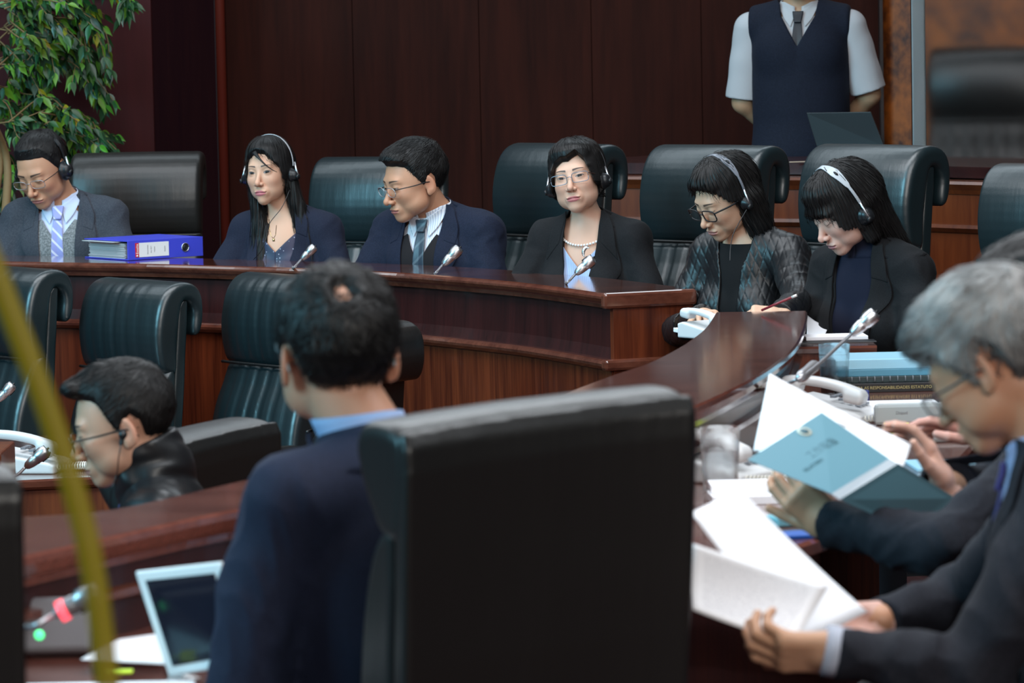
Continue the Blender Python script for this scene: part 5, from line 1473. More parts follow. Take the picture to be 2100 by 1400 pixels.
r_ = nt_.new('ShaderNodeValToRGB'); r_.color_ramp.interpolation = 'CONSTANT'; r_.color_ramp.elements[0].color = (.35, .35, .45, 1); r_.color_ramp.elements[1].position = .16; r_.color_ramp.elements[1].color = (.012, .012, .045, 1)
ln_.new(v_.outputs[0], r_.inputs[0]); ln_.new(r_.outputs[0], b_.inputs['Base Color'])
p.shirt(DOT, .006, ([(-.085, -.05), (-.09, -.14), (-.09, -.42)], [(.0, -.135), (.0, -.19), (.0, -.42)])); p.shirt(DOT, .006, ([(.0, -.135), (.0, -.19), (.0, -.42)], [(.085, -.05), (.09, -.14), (.09, -.42)]))
p.trousers(F_TROUS)
hp = p.h
def hair2(P, hp=hp):
    line = lambda Q: np.where(Q[:, 1] > .012, -.15, np.interp(Q[:, 0], [-.08, -.060, -.045, -.01, .02, .045, .064, .08], [-.15, .022, .046, .066, .060, .034, .004, -.15]))
    d = shell(P, hp, None, top=.016, side=.009, back=.016, front=.004, noise=.0008, line=line)
    tn = p.toh(p.fromtor([(-.060, -.125, -.30), (.085, -.095, -.34), (0, .06, -.25), (-.065, -.055, -.06), (.082, -.03, -.06)]))
    g = ecap(P, (-.066, -.006, -.02), tn[3], .023, .030, (1.25, 1, 1)); g = smin(g, ecap(P, tn[3], tn[0], .032, .040, (1, 1.3, 1)), .02)
    k = ecap(P, (.068, .012, -.02), tn[4], .024, .036, (1.25, 1, 1)); k = smin(k, ecap(P, tn[4], tn[1], .038, .050, (1, 1.3, 1)), .02)
    b = cap(P, (0, .05, .0), tn[2], .055, .06)
    u = smin(smin(g, k, .012), b, .03) + .0016 * np.sin(P[:, 0] * 420 + 4 * np.sin(P[:, 2] * 14)) + .001 * waves(P, 90, 3)
    u = smax(u, -ell(P, (0.004, -.075, -.045), (.058, .075, .100)), .008)
    return smin(d, u, .012)
p.hair(hair2, (-.20, -.22, -.50), (.20, .16, .16), H_BLACK, res=.0032, flow=lambda P: radial(P, down=1.5) * arr((.4, .3, 1)), n=3200, length=.14, lift=.003, width=.0010, jitter=.08, mask=lambda v: ~((v[:, 1] < -.01) & (v[:, 2] < .095) & (v[:, 2] > -.02)))
# the loose lock crossing her forehead
c = [p.fromh([q])[0] for q in ((-.012, -.088, .070), (.010, -.103, .050), (.032, -.104, .026), (.052, -.094, .006), (.066, -.083, -.004))]
tube('hair_lock', curve_pts([Vector([float(t) for t in q]) for q in c], 20), [.010, .0085, .0075, .0065, .0055, .0045, .0040, .0035, .0032, .003, .0028, .0026, .0024, .0022, .002, .0018, .0016, .0014, .0012, .001, .0008, .0006], H_BLACK, p.root, 8, .55)
headset(p, 'headset with a thin pale band over the long black hair of the woman in navy', tilt=-.10, band_m=plain('pale_grey_band', (.42, .43, .46), .3), bandw=.0045, rb=.112, rx=.090, cup=.024, z_cup=-.018)
wp = lambda px, py, s_: W(px, py, s_)
cable('thin headset cable hanging down the chest of the long-haired woman', [W(594, 390, 604), W(578, 425, 608), W(553, 458, 612), W(545, 490, 614), W(535, 515, 614), W(520, 532, 612)])
ch = thing('necklace', 'fine gold necklace with a small round pendant, worn by the long-haired woman', 'necklace', W(561, 478, 612))
GOLDM = plain('gold', (.75, .5, .22), .25, 1.0)
tube('chain', [W(x, y, s_) - ch.location for x, y, s_ in ((552, 450, 609), (553, 470, 612), (556, 484, 613), (561, 489, 613), (565, 482, 612), (567, 462, 609))], .0011, GOLDM, ch, 6)
tube('pendant', [W(561, 489, 614) - ch.location, W(561.5, 495, 614) - ch.location], .004, GOLDM, ch, 12)

# ---- 3: man in navy suit
p = Person('man in a navy suit and oval glasses, turned aside and looking down past the microphone', W(851, 370, 608), 0, -30, k=1.10,
           head=(-62, 14, 0), nape=(.058, .050, -.104), h=dict(skin=(.54, .275, .17), w=1.02, jaw=1.12, open=.45, gaze=(0, -.0015), lips=.9, nose=.9), sw=.158, lean=.10)
p.set_arms((.235, -.08, -.27), (.09, -.30, -.29), (-.24, -.12, -.27), (-.10, -.30, -.29))
p.body()
p.jacket(F_NAVY, [(.03, .085), (-.06, .075), (-.18, .062), (-.40, .050), (-.50, .02)], fold=.006, seed=11)
p.lapels(F_NAVY, low=-.40, gap=.045, inner=[(.080, .0), (.062, -.08), (.056, -.20), (.048, -.40)])
p.shirt(SHIRTW); p.shirt_collar(SHIRTW); p.tie(striped('slate_patterned_tie', (.028, .040, .060), (.075, .095, .12), 30, (.7, 0, -.7), .2, .4))
BR = fabric('dark_brown_knit', (.012, .010, .012))
for sd in (1, -1):
    L, R_ = [(sd * .050, -.055), (sd * .09, -.11), (sd * .10, -.45)], [(.0, -.145), (.0, -.17), (.0, -.45)]
    p.patch('knitted_vest', *((R_, L) if sd > 0 else (L, R_)), lambda P: p.torso_sdf(P, 0), BR, .013, nu=14, nv=30, th=.004)
p.trousers(F_TROUS)
h3 = p.h
S3 = [(0, .066), (25, .064), (42, .056), (52, .042), (62, .018), (74, -.008), (84, -.014), (90, .012), (100, .020), (110, .004), (120, -.035), (140, -.058), (180, -.062)]
p.hair(lambda P: shell(P, h3, S3, top=.018, side=.005, back=.010, front=.010, taper=.032), *HB, H_BLACK, flow=lambda P: radial(P, (.0, .055, .11), fwd_=.8), n=2600, length=.028, lift=.002, width=.0008, mask=lambda v: v[:, 2] - hairline(v, S3) > .028)
glasses(p, GREYMET, 'oval-rimmed glasses with black arms worn by the man in the navy suit', half_w=.024, half_h=.0150, y=-.105, z=-.008, tm=BLACKPL, r=.0013, squareness=2.4)

# ---- 4: woman with pearls
p = Person('woman with short black hair and pearls, in a black blazer over a pale blue top', W(1184, 367, 640), 0, -20, k=1.0,
           head=(-16, -7, -10), nape=(.034, .032, -.134), h=dict(skin=(.64, .385, .28), w=.98, jaw=1.0, lips=1.1, lip=(.45, .12, .14), brow=1.0, gaze=(.001, .0005), nose=.7, open=.85), sw=.140, fem=True)
p.set_arms((.235, -.06, -.28), (.09, -.26, -.36), (-.235, -.10, -.28), (-.09, -.28, -.36))
p.body()
p.jacket(F_BLACK, [(.03, .080), (-.06, .062), (-.18, .045), (-.36, .02), (-.46, .0)], fold=.005, seed=21)
p.lapels(F_BLACK, low=-.40, gap=.03, inner=[(.078, .0), (.056, -.08), (.040, -.20), (.022, -.40)], outer=.130, notch=-.155)
BLT = striped('ribbed_pale_blue_top', (.36, .46, .68), (.28, .37, .58), 160, (1, 0, 0), .4, .8)
p.shirt(BLT, .006, ([(-.085, -.05), (-.09, -.16), (-.09, -.42)], [(.0, -.150), (.0, -.19), (.0, -.42)])); p.shirt(BLT, .006, ([(.0, -.150), (.0, -.19), (.0, -.42)], [(.085, -.05), (.09, -.16), (.09, -.42)]))
p.trousers(F_TROUS)
h4 = p.h
def hair4(P):
    line = lambda Q: np.where(Q[:, 1] > -.012, np.where(Q[:, 1] > .03, -.080, -.066), np.interp(Q[:, 0], [-.08, -.066, -.050, -.02, .0, .012, .03, .048, .062, .072], [-.05, -.004, .038, .052, .050, .058, .068, .044, .006, -.04]))
    d = shell(P, h4, None, top=.024, side=.014, back=.026, front=.008, noise=.0012, line=line, soft=.003)
    d = smin(d, ell(P, (.0, .045, .055), (.082, .072, .078)) + .001 * waves(P, 80, 2), .02)
    return smax(d, -ell(P, (0, -.10, -.08), (.055, .06, .11)), .006)
p.hair(hair4, *((-.13, -.15, -.15), (.13, .17, .18)), H_BLACK, flow=lambda P: radial(P, (-.005, .03, .13), down=.5), n=2600, length=.032, lift=.002, width=.0009, jitter=.08, mask=lambda v: ~((v[:, 1] < -.03) & (v[:, 2] < .08)))
glasses(p, plain('bluish_metal_frame', (.18, .24, .30), .35, .8), 'rectangular thin-rimmed glasses worn by the woman with the pearl necklace', half_w=.0265, half_h=.0155, y=-.104, z=-.007, tm=plain('brown_temple', (.05, .02, .015), .35), r=.0011, squareness=4.5)
headset(p, 'black headset with a thin band worn over the short hair of the woman with pearls', tilt=-.18, bandw=.0045, rb=.120, rx=.098, cup=.028, z_cup=-.020)
PEARL = plain('pearl', (.80, .78, .76), .22, coat=.5)
nk = thing('pearl_necklace', 'string of white pearls around the neck of the woman in the black blazer', 'necklace', W(1175, 478, 655))
ns = lambda P: smin(p.torso_sdf(P, 0), p.neck_sdf(P, 0), .02)
angs = np.linspace(-2.2, 2.2, 46)
o_ = p.fromtor([(math.sin(a) * .3, -math.cos(a) * .3 + .01, -.014 - .062 * max(0, math.cos(a)) ** 1.3) for a in angs])
pp = trace(ns, o_, [(-math.sin(a), math.cos(a), 0) for a in angs], tmax=.29)
me0 = None
for i, (q, a) in enumerate(zip(pp, angs)):
    q = q + arr((math.sin(a), -math.cos(a), 0)) * .003
    wq = p.root.matrix_basis @ Vector([float(t) for t in q])
    if me0 is None:
        bm = bmesh.new(); bmesh.ops.create_uvsphere(bm, u_segments=12, v_segments=8, radius=.0043); me0 = bpy.data.meshes.new('pearl'); bm.to_mesh(me0); bm.free()
        for f_ in me0.polygons: f_.use_smooth = True
        me0.materials.append(PEARL)
    o = bpy.data.objects.new('pearl', me0); COL.objects.link(o); o.parent = nk; o.location = wq - nk.location
# brooch on the lapel
br_ = thing('brooch', 'silver crescent brooch pinned to the black lapel of the woman with pearls', 'brooch', W(1204, 519, 662))
SIL = plain('sparkling_silver', (.75, .75, .78), .25, 1.0, bump=(500, .8, .001))
tube('crescent', [Vector((.012 * math.cos(a) - .0, -.002, .018 * math.sin(a))) for a in [1.0 + i * .26 for i in range(12)]], [.001, .003, .0042, .005, .0055, .0058, .0058, .0055, .005, .0042, .003, .001], SIL, br_, 10)
tubes('stones', [([(.012 * math.cos(a), -.006, .018 * math.sin(a)), (.012 * math.cos(a), -.0085, .018 * math.sin(a))], .0022) for a in [1.2 + i * .3 for i in range(9)]], PEARL, br_, 8)

# ---- 5: woman in quilted jacket
p = Person('woman with a dark bob and black-framed glasses in a quilted black leather jacket, looking down', W(1488, 402, 690), 0, -38, k=1.0,
           head=(-56, 27, 2), nape=(.060, .042, -.115), h=dict(skin=(.60, .365, .25), w=.95, jaw=.9, open=.2, lips=1.1, lip=(.48, .17, .16), nose=.75), sw=.140, fem=True, lean=.15)
hw5 = p.loc(W(1442, 648, 720)); hw6 = p.loc(W(1600, 646, 738))
p.set_arms(p.loc(W(1640, 618, 705)), hw6, (-.235, -.10, -.29), hw5)
L_hand = make_hand(p, W(1592, 645, 738), (-1, .0, .12), (.0, .5, -.85), p.h['skin'], res=.0025, curl=(.55, .75, .9, 1.0), thumb=.35, size=.78)
p.body(hands=[L_hand], auto=(-1,))
def quilt(P, q, d):
    a = (q[:, 0] + q[:, 1] * .6) * 105 + q[:, 2] * 52; b = (q[:, 0] + q[:, 1] * .6) * 105 - q[:, 2] * 52
    k = np.minimum(np.abs(np.sin(a)), np.abs(np.sin(b)))
    return d + .0016 * (1 - np.clip(k * 2.2, 0, 1)) * (np.abs(q[:, 0]) < .5)
p.jacket(L_JACKET, [(.03, .060), (-.02, .058), (-.10, .035), (-.20, .032), (-.45, .028), (-.5, .0)], fold=.004, seed=31, extra=quilt, res=.0036)
p.shirt(fabric('black_jersey', (.006, .006, .007)), .006, ([(-.07, -.02), (-.09, -.12), (-.09, -.45)], [(.07, -.02), (.09, -.12), (.09, -.45)]))
p.trousers(F_TROUS)
h5 = p.h
def hair5(P):
    line = lambda Q: np.where(Q[:, 1] > .016, -.10, np.interp(Q[:, 0], [-.08, -.060, -.040, .0, .030, .050, .064, .078], [-.03, .026, .052, .066, .056, .042, .022, -.015]))
    d = shell(P, h5, None, top=.018, side=.012, back=.022, front=.006, noise=.001, line=line, soft=.003)
    for sx in (1, -1): d = smin(d, ecap(P, (sx * .060, .035, -.02), (sx * .064, .030, -.118), .034, .030, (1, .72, 1)), .02)
    d = smin(d, cap(P, (0, .055, -.02), (0, .05, -.115), .050, .048), .03) + .0012 * np.sin(np.arctan2(P[:, 0], P[:, 1]) * 46 + 3 * np.sin(P[:, 2] * 30))
    return smax(d, -ell(P, (0, -.095, -.06), (.075, .072, .095)), .006)
p.hair(hair5, (-.13, -.15, -.19), (.13, .17, .16), H_BLACK, flow=lambda P: radial(P, (-.005, .01, .13), down=.7), n=2600, length=.070, lift=.003, width=.0010, jitter=.10, mask=lambda v: ~((v[:, 1] < -.02) & (v[:, 2] < .085)))
glasses(p, BLACKPL, 'thick black-framed glasses worn by the woman in the quilted leather jacket', half_w=.0265, half_h=.0185, y=-.105, z=-.008, r=.0021, squareness=3.6)
BANDG = plain('grey_headband', (.17, .18, .21), .35)
headset(p, 'grey headset with a wide slotted band worn by the woman in the quilted jacket', tilt=-.10, band_m=BANDG, split=True, rb=.113, rx=.096, cup=.020, z_cup=-.020, bandw=.0065)
cable('black headset cable running down the neck of the woman in the quilted jacket', [W(1531, 430, 706), W(1516, 456, 712), W(1503, 482, 714), W(1498, 510, 718), W(1497, 535, 720)])

# ---- 6: woman with fringe
p = Person('woman with a straight black fringe and black blazer, reading papers with her head bowed', W(1733, 424, 720), 0, -46, k=1.02,
           head=(-66, 30, 0), nape=(.070, .045, -.115), h=dict(skin=(.67, .40, .32), w=.95, jaw=.88, open=.15, lips=1.0, lip=(.45, .16, .18), nose=.55), sw=.145, fem=True, lean=.15)
p.set_arms((.235, -.10, -.29), (.10, -.28, -.36), (-.235, -.12, -.28), (-.10, -.30, -.36))
h6 = p.h
p.body()
p.jacket(F_BLACK, [(.03, .085), (-.06, .070), (-.18, .055), (-.36, .04), (-.46, .0)], fold=.006, seed=41)
p.lapels(F_BLACK, low=-.40, gap=.035, inner=[(.078, .0), (.070, -.08), (.054, -.20), (.040, -.40)])
NB = fabric('navy_jersey', (.006, .008, .022))
p.shirt(NB, .006, ([(-.06, .01), (-.09, -.12), (-.09, -.45)], [(.06, .01), (.09, -.12), (.09, -.45)]))
p.collar('top_collar', NB, .0, 2 * PI, lambda a: -.02, lambda a: .035, .006, .006, th=.003)
p.trousers(F_TROUS)
def hair6(P):
    line = lambda Q: np.where(Q[:, 1] > .020, -.09, np.interp(Q[:, 0], [-.08, -.058, -.045, .0, .045, .058, .08], [-.09, .004, .018, .020, .018, .004, -.09]))
    d = shell(P, h6, None, top=.018, side=.012, back=.022, front=.009, noise=.0008, line=line, soft=.003)
    tn = p.toh(p.fromtor([(.05, .09, -.06), (-.05, .09, -.06), (.0, .10, -.10)]))
    for sx in (1, -1): d = smin(d, ecap(P, (sx * .062, .010, -.01), (sx * .066, .000, -.098), .026, .016, (1.1, .8, 1)), .015)
    d = smin(d, cap(P, (0, .06, .0), tn[2], .062, .050), .03); d = smin(d, cap(P, (.03, .05, .0), tn[0], .045, .036), .02)
    d = d + .001 * np.sin(np.arctan2(P[:, 0], P[:, 1]) * 60 + 3 * np.sin(P[:, 2] * 30))
    return smax(d, -ell(P, (0, -.095, -.06), (.066, .080, .078)), .005)
p.hair(hair6, (-.16, -.16, -.24), (.16, .22, .16), H_BLACK, flow=lambda P: radial(P, (0, .01, .14), down=.8), n=3000, length=.085, lift=.003, width=.0010, jitter=.08, mask=lambda v: ~((v[:, 1] < .0) & (v[:, 2] < .055)))
headset(p, 'pale grey headset with a wide slotted band worn by the woman with the straight fringe', tilt=.06, band_m=plain('pale_headband', (.40, .42, .45), .35), split=True, rb=.114, rx=.096, cup=.026, z_cup=-.030, bandw=.0075)
pc = thing('pencil', 'dark red pencil held by the woman in the quilted leather jacket', 'pencil', W(1562, 636, 748))
a_, b_ = W(1562, 636, 748), W(1634, 605, 752)
tube('pencil_shaft', [Vector((0, 0, 0)), (b_ - a_) * .86], .0034, plain('maroon_paint', (.22, .02, .03), .3), pc, 8); tube('eraser_tip', [(b_ - a_) * .86, b_ - a_], .0038, plain('silver_ferrule', (.75, .7, .66), .35, .3), pc, 10)

# ---- 7: standing guard
bm = bmesh.new(); gp = W(1645, 20, 545); add_box(bm, (gp.x + .2, gp.y + .25, .08), (2.4, .9, .16)); struct('floor_step', bm, CARPET)
p = Person('man standing in navy knitted vest and white short-sleeved shirt, hands behind his back', W(1645, -72, 545), .16, -10, k=1.06,
           head=(-5, 5, 0), nape=(.010, .03, -.160), h=dict(skin=(.42, .25, .15)), sw=.180)
p.root.location.y += .25
p.set_arms((.245, .035, -.31), (.09, .17, -.50), (-.215, .035, -.33), (-.06, .17, -.50))
p.body()
WSH = fabric('white_shirt_cloth', (.42, .42, .44), weave=900)
def sleeves(P):
    d = None
    for sd in (1, -1):
        sh, el, wr = p.arms[sd]; e2 = sh + (el - sh) * .96
        a = cap(P, sh, e2, .062, .066); ax = (e2 - sh) / np.linalg.norm(e2 - sh); t = (P - arr(sh)) @ ax
        a = np.maximum(a, t - np.linalg.norm(e2 - sh) + .005); a = np.maximum(a, -np.maximum(p.arm_sdf(P, sd, .006), (np.linalg.norm(e2 - sh) - .05) - t))
        d = a if d is None else np.minimum(d, a)
    return d + .003 * waves(P, 40, 8)
for lo_, hi_ in ((-.36, 0), (0, .36)): sdf_obj('shirt_sleeve', sleeves, (lo_, -.12, p.zn - .42), (hi_, .16, p.zn + .02), .0045, WSH, p.root)
def vestf(P):
    d = p.torso_sdf(P, .022) + .003 * waves(P, 24, 5)
    d = smin(d, p.torso_sdf(P, .022), .01)
    q = p.tor(P); d = smax(d, np.abs(q[:, 0]) - .185, .02)
    d = smax(d, -p.neck_sdf(P, .022), .006)
    vv_ = np.maximum(np.abs(q[:, 0]) - np.interp(q[:, 2], [-.13, -.02, .04], [0, .062, .07]), q[:, 1]); return np.maximum(d, -np.where(q[:, 2] > -.13, vv_, .1))
p.jf = vestf
sdf_obj('knitted_vest', vestf, (-.26, -.22, p.zn - .60), (.26, .20, p.zn + .06), .005, F_VEST, p.root)
p.shirt(WSH); p.shirt_collar(WSH); p.tie(plain('black_tie', (.008, .010, .016), .5))
p.trousers(F_TROUS, standing=True)
p.hair(lambda P: shell(P, p.h, SHORT), *HB, H_BLACK, res=.003)
# ---- 8: balding man seen from behind
SUITB = fabric('dark_navy_suiting', (.0085, .0125, .030), (.011, .016, .038), weave=700)
BLUESH = plain('light_blue_cotton', (.26, .36, .58), .7)
p = Person('balding man in a dark navy suit and blue shirt collar, seen from behind beside the big black chair', W(691, 722, 1330), 0, -146, k=1.09,
           head=(-163, -2, 0), nape=(.060, -.040, -.138), h=dict(skin=(.50, .26, .17), w=1.03), sw=.163, lean=.08)
p.root['label'] = 'balding man in a dark navy suit, seen from behind beside the big black chair'
p.set_arms((.225, -.05, -.33), (.16, -.30, -.36), (-.225, -.05, -.33), (-.14, -.30, -.36))
p.body()
p.jacket(SUITB, [(.03, .085), (-.06, .075), (-.18, .062), (-.40, .050), (-.50, .02)], fold=.009, seed=51, res=.005)
p.lapels(SUITB, low=-.40, gap=.045, inner=[(.080, .0), (.074, -.08), (.064, -.20), (.050, -.40)])
p.shirt(BLUESH)
p.collar('shirt_collar', BLUESH, .2, 2 * PI - .2, lambda a: -.01, lambda a: .050 + .008 * (1 - math.cos(a)) / 2, .008, .007, th=.003)
p.trousers(F_TROUS)
h8 = p.h
S8 = [(0, .075), (25, .070), (42, .056), (52, .036), (64, .010), (74, -.012), (84, -.016), (90, .014), (100, .022), (112, .004), (122, -.040), (140, -.068), (180, -.074)]
def hair8(P):
    d = shell(P, h8, S8, top=.012, side=.006, back=.010, front=.006, noise=.0022, seed=6)
    return smax(d, -(ell(P, (.010, .078, .110), (.021, .022, .026)) + .004 * waves(P, 130, 4)), .010)
p.hair(hair8, *HB, H_BLACK, flow=lambda P: radial(P, (.010, .08, .105)), n=3600, length=.026, lift=.003, width=.0009, jitter=.45, mask=lambda v: v[:, 2] - hairline(v, S8) > .015)
glasses(p, GREYMET, 'spectacles whose pale tip shows beside the ear of the balding man', half_w=.026, y=-.105, tm=plain('clear_tip', (.35, .50, .55), .2))

# ---- 9: man with earpiece
p = Person('man with an earpiece and black leather jacket, in profile below the empty chairs', W(254, 868, 1030), -.3, -88, k=1.0,
           head=(-88, 15, 0), nape=(.045, .02, -.128), h=dict(skin=(.56, .31, .21), open=.35, nose=1.35, brow=1.1, lips=.9, jaw=1.0), sw=.150, lean=.22)
p.set_arms((.235, -.12, -.27), (.10, -.34, -.32), (-.235, -.12, -.27), (-.10, -.34, -.32))
p.body()
p.jacket(L_JACKET, [(.03, .070), (-.06, .06), (-.18, .04), (-.36, .03), (-.5, .0)], fold=.007, seed=61, res=.005)
L_COL = L_JACKET
def stand_collar(P):
    q = p.tor(P); r = np.hypot(q[:, 0], q[:, 1] - .012 - .25 * (q[:, 2]) * -.2)
    rr = .078 - .10 * q[:, 2]
    d = np.abs(r - rr) - .009 + .005 * waves(P * arr((1, 1, 1.6)), 60, 9, 4)
    d = smax(d, np.abs(q[:, 2] - .030) - .060 - .012 * np.clip(q[:, 1] / .08, -1, 1), .008)
    return np.maximum(d, -np.maximum(np.abs(q[:, 0]) - .035, q[:, 1] + .02))
sdf_obj('stand_collar', stand_collar, (-.14, -.16, p.zn - .09), (.14, .16, p.zn + .13), .004, L_JACKET, p.root)
p.shirt(plain('violet_shirt', (.05, .05, .18), .8))
p.trousers(F_TROUS)
h9 = p.h
S9 = [(0, .072), (25, .070), (42, .064), (54, .054), (62, .036), (70, .004), (77, -.016), (84, -.018), (90, .010), (100, .020), (112, .004), (122, -.040), (140, -.062), (180, -.068)]
def hair9(P):
    d = shell(P, h9, S9, top=.014, side=.005, back=.008, front=.006, noise=.001, seed=3)
    q = cap(P, (-.03, -.082, .092), (.035, -.078, .094), .012, .011); q = smin(q, cap(P, (.0, -.086, .094), (.0, -.02, .116), .012, .014), .02)
    return smin(d, q + .0016 * np.sin(P[:, 0] * 260 + P[:, 1] * 60), .016)
p.hair(hair9, *HB, H_BLACK, flow=lambda P: radial(P, (.0, .055, .11), fwd_=.9), n=3200, length=.026, lift=.002, width=.0007, jitter=.2, mask=lambda v: v[:, 2] - hairline(v, S9) > .025)
glasses(p, BLACKPL, 'thin black-armed glasses worn by the man with the earpiece', half_w=.026, half_h=.015, y=-.108, z=-.010, r=.0013)
er = thing('earpiece', 'small black earpiece in the ear of the man in the black leather jacket', 'earpiece', W(252, 888, 1130))
ec = W(253, 889, 1045); er.location = ec
v, q = polygonise(lambda P: smin(sph(P, (0, -.012, 0), .0085), cap(P, (0, -.014, -.003), (-.004, -.016, -.018), .0055, .004), .004), (-.03, -.035, -.035), (.03, .02, .03), .0015)
obj_from('earpiece_bud', mesh_np('bud', v, q), BLACKPL, er)
cable('black earpiece cable hanging down the cheek of the man in the leather jacket', [W(250, 902, 1066), W(243, 940, 1066), W(240, 970, 1060), W(228, 1010, 1060), W(228, 1060, 1050)], r=.0011)

# ---- 10: grey-haired man reading
p = Person('grey-haired man in glasses and dark suit, bowed over the white printed pages he holds', W(2040, 742, 1390), 0, -98, k=1.02,
           head=(-120, 30, 0), nape=(.085, -.02, -.125), h=dict(skin=(.50, .25, .15), w=1.0, open=.2, nose=1.1, lips=.9, browc=(.12, .11, .11)), sw=.165, lean=.18)
el = p.loc(W(1985, 1380, 1440)); wr = p.loc(W(1712, 1335, 1440)); el2 = p.loc(W(1990, 1230, 1270)); wr2 = p.loc(W(1808, 1272, 1290))
p.set_arms(el, wr, el2, wr2)
sk = p.h['skin']
ha = make_hand(p, W(1722, 1337, 1440), (-1, .05, .02), (.0, .75, .65), (.52, .29, .18), res=.0025, curl=(.55, .60, .65, .75), thumb=.55, thumb_curl=.15, size=1.0)
hb = make_hand(p, W(1815, 1275, 1290), (-1, -.1, .0), (.0, -.85, .35), (.58, .33, .27), mirror=True, res=.003, curl=(.7, .8, .9, 1.0), thumb=.5, size=.92)
p.body(hands=[ha, hb], auto=())
p.jacket(F_DARK, [(.03, .085), (-.06, .075), (-.18, .062), (-.40, .050), (-.50, .02)], fold=.010, seed=71, res=.005)
p.lapels(F_DARK, low=-.40, gap=.045, inner=[(.080, .0), (.074, -.08), (.064, -.20), (.050, -.40)])
LILAC = striped('lilac_striped_shirt', (.30, .32, .52), (.42, .45, .66), 200, (1, 0, 0), .4, .7)
p.shirt(LILAC); p.shirt_collar(LILAC); p.tie(plain('violet_tie', (.06, .05, .20), .5))
ax = (Vector([float(t) for t in (p.arms[1][2] - p.arms[1][1])])).normalized(); w_ = Vector([float(t) for t in p.arms[1][2]])
tube('shirt_cuff', [w_ - ax * .02, w_ + ax * .016], .036, plain('pale_cuff', (.40, .42, .50), .7), p.root, 24)
p.trousers(fabric('blue_grey_trousers', (.020, .027, .042)), thigh=.46)
h10 = p.h
S10 = [(0, .058), (25, .056), (42, .044), (54, .030), (66, .006), (76, -.018), (84, -.020), (90, .012), (100, .022), (112, .004), (122, -.040), (140, -.060), (180, -.066)]
def hair10(P):
    d = shell(P, h10, S10, top=.024, side=.012, back=.016, front=.012, noise=.0022, seed=8)
    return smin(d, ell(P, (.0, -.070, .072), (.055, .034, .026)) + .001 * waves(P, 90, 3), .02)
p.hair(hair10, (-.12, -.15, -.15), (.12, .15, .17), H_GREY, flow=lambda P: radial(P, (.0, .06, .11), fwd_=.8), n=5200, length=.040, lift=.004, width=.0008, jitter=.25)
glasses(p, plain('gunmetal_frame', (.05, .05, .055), .35, .6), 'thin gunmetal glasses worn by the grey-haired man', half_w=.026, half_h=.016, y=-.108, z=-.014, r=.0014)
g1 = sheet('printed_page', [W(1416, 1112, 1400), W(1700, 1202, 1400), W(1628, 1322, 1412), W(1421, 1250, 1405)][::1], PAPER_TXT, None, (.010, .006)); tag(g1, 'printed page in front of the plain one, held in the hands of the grey-haired man', 'paper')
g2 = sheet('white_paper', [W(1417, 1050, 1375), W(1516, 1000, 1340), W(1778, 1254, 1345), W(1640, 1322, 1375)], PAPER_FEW, None, (.006, .004)); tag(g2, 'white sheet behind the printed page, held up by the grey-haired man', 'paper')

# ---- 11: person holding the teal report
p = Person('person with dark hair in a navy suit, mostly hidden by the grey-haired man, holding a teal report', W(2128, 622, 1120), 0, -80, k=1.0,
           head=(-85, 15, 0), nape=(.075, .03, -.125), h=dict(skin=(.45, .25, .16)), sw=.160)
p.root['label'] = 'dark-haired person in navy behind the grey-haired man, holding up a teal report'
p.set_arms(p.loc(W(1940, 1120, 1200)), p.loc(W(1700, 1072, 1165)), p.loc(W(2030, 1020, 1080)), p.loc(W(1938, 990, 1110)))
ha = make_hand(p, W(1706, 1076, 1165), (-.70, .12, .66), (.25, .9, .20), (.52, .28, .17), res=.003, curl=(.5, .55, .6, .7), thumb=.55, thumb_curl=.1, size=1.0)
hb = make_hand(p, W(1936, 992, 1110), (-.45, .0, .90), (-.85, -.2, -.4), (.62, .36, .28), mirror=False, res=.003, curl=(.35, .4, .45, .5), thumb=.45, thumb_curl=.1, size=1.0)
p.body(hands=[ha, hb], auto=(), hires=.0025)
p.jacket(F_DARK, [(.03, .085), (-.06, .075), (-.18, .062), (-.40, .050), (-.50, .02)], fold=.007, seed=81, res=.006)
p.lapels(F_DARK, low=-.40, gap=.045); p.shirt(SHIRTB)
p.trousers(F_TROUS)
p.hair(lambda P: shell(P, p.h, SHORT, top=.020, side=.010, back=.014), *HB, H_BLACK, res=.003, flow=lambda P: radial(P), n=1500, length=.03, lift=.003)
rp = thing('teal_report', 'open teal report with a round emblem on its cover, held up in two hands', 'report', W(1700, 950, 1180))
TEALC = plain('teal_cover', (.125, .265, .325), .32); BANDC = plain('grey_band', (.30, .33, .36), .4)
c0, c1, c2, c3 = W(1533, 942, 1190), W(1685, 845, 1160), W(1824, 940, 1175), W(1705, 1012, 1200)
d0, d1 = W(1842, 950, 1178), W(1722, 1024, 1203)
e0, e1 = W(1962, 1022, 1150), W(1868, 1090, 1165)
quadslab('front_cover', [c0, c1, c2, c3], .001, TEALC, rp); quadslab('spine_band', [c3, c2, d0, d1], .001, BANDC, rp); quadslab('back_cover', [d1, d0, e0, e1], .001, TEALC, rp)
pg0 = sheet('page', [W(1552, 925, 1150), W(1690, 850, 1140), W(1868, 912, 1140), W(1852, 956, 1160)], PAPER, None, (.004, 0)); child(pg0, rp)
pg1 = sheet('page', [W(1545, 925, 1145), W(1578, 766, 1120), W(1870, 910, 1130), W(1690, 858, 1145)], PAPER_FEW, None, (.0, .006)); child(pg1, rp)
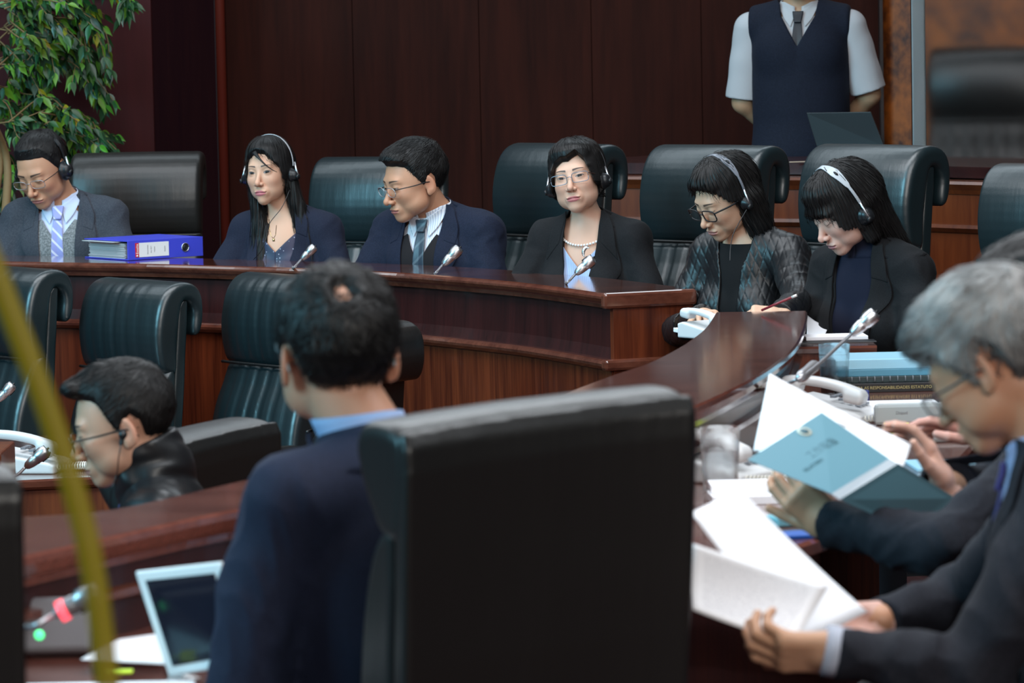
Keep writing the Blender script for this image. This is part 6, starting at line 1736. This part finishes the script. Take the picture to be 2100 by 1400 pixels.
nf = (c1 - c0).cross(c3 - c0).normalized(); nf = -nf if nf.dot(fwd) > 0 else nf
ux = (c1 - c0).normalized(); uy = nf.cross(ux).normalized()
Mf = Matrix((ux, uy, nf)).transposed()
def on_cover(f, g): return c0.lerp(c1, f).lerp(c3.lerp(c2, f), g) + nf * .0014 - rp.location
INKT = plain('dark_teal_ink', (.03, .10, .13), .5)
em = tube('emblem', [on_cover(.66, .10) , on_cover(.66, .10) + nf * .0006], .0135, plain('pale_emblem', (.55, .58, .50), .5), rp, 28)
tube('emblem_mark', [on_cover(.66, .10) + nf * .0007, on_cover(.66, .10) + nf * .0012], .0085, INKT, em, 20)
for i, (f_, g_, tx, sz) in enumerate(((.58, .42, '工作報告', .022), (.30, .55, 'RELATORIO', .011))):
    t_ = text('title_lettering', tx, sz, INKT, rp, on_cover(f_, g_), Matrix((uy * -1 if False else ux, uy, nf)).transposed().to_euler())
nk_ = None

# ---- 12: the neighbour whose fingers show beside the grey-haired man's chin
p = Person('person in a dark suit cut by the picture edge, fingers showing before the grey-haired mans chin', W(2262, 520, 1000), 0, -80, k=1.0,
           head=(-85, 20, 0), nape=(.07, .03, -.125), h=dict(skin=(.50, .27, .19)), sw=.160)
p.root['label'] = 'dark-suited person cut by the picture edge, fingers beside the bowed grey head'
p.set_arms(p.loc(W(2180, 985, 1040)), p.loc(W(2018, 900, 1030)), p.loc(W(2250, 900, 960)), p.loc(W(2150, 930, 960)))
ha = make_hand(p, W(2020, 900, 1030), (-.93, .0, .36), (-.1, -.2, -1), (.62, .32, .26), res=.003, curl=(.25, .55, .75, .8), thumb=.6, size=1.0)
p.body(hands=[ha], auto=(-1,), hires=.003)
p.jacket(F_DARK, [(.03, .085), (-.06, .075), (-.18, .062), (-.40, .050), (-.50, .02)], fold=.006, seed=91, res=.007)
p.lapels(F_DARK, low=-.40, gap=.045); p.shirt(SHIRTB); p.trousers(F_TROUS)
p.hair(lambda P: shell(P, p.h, SHORT), *HB, H_BLACK, res=.003)
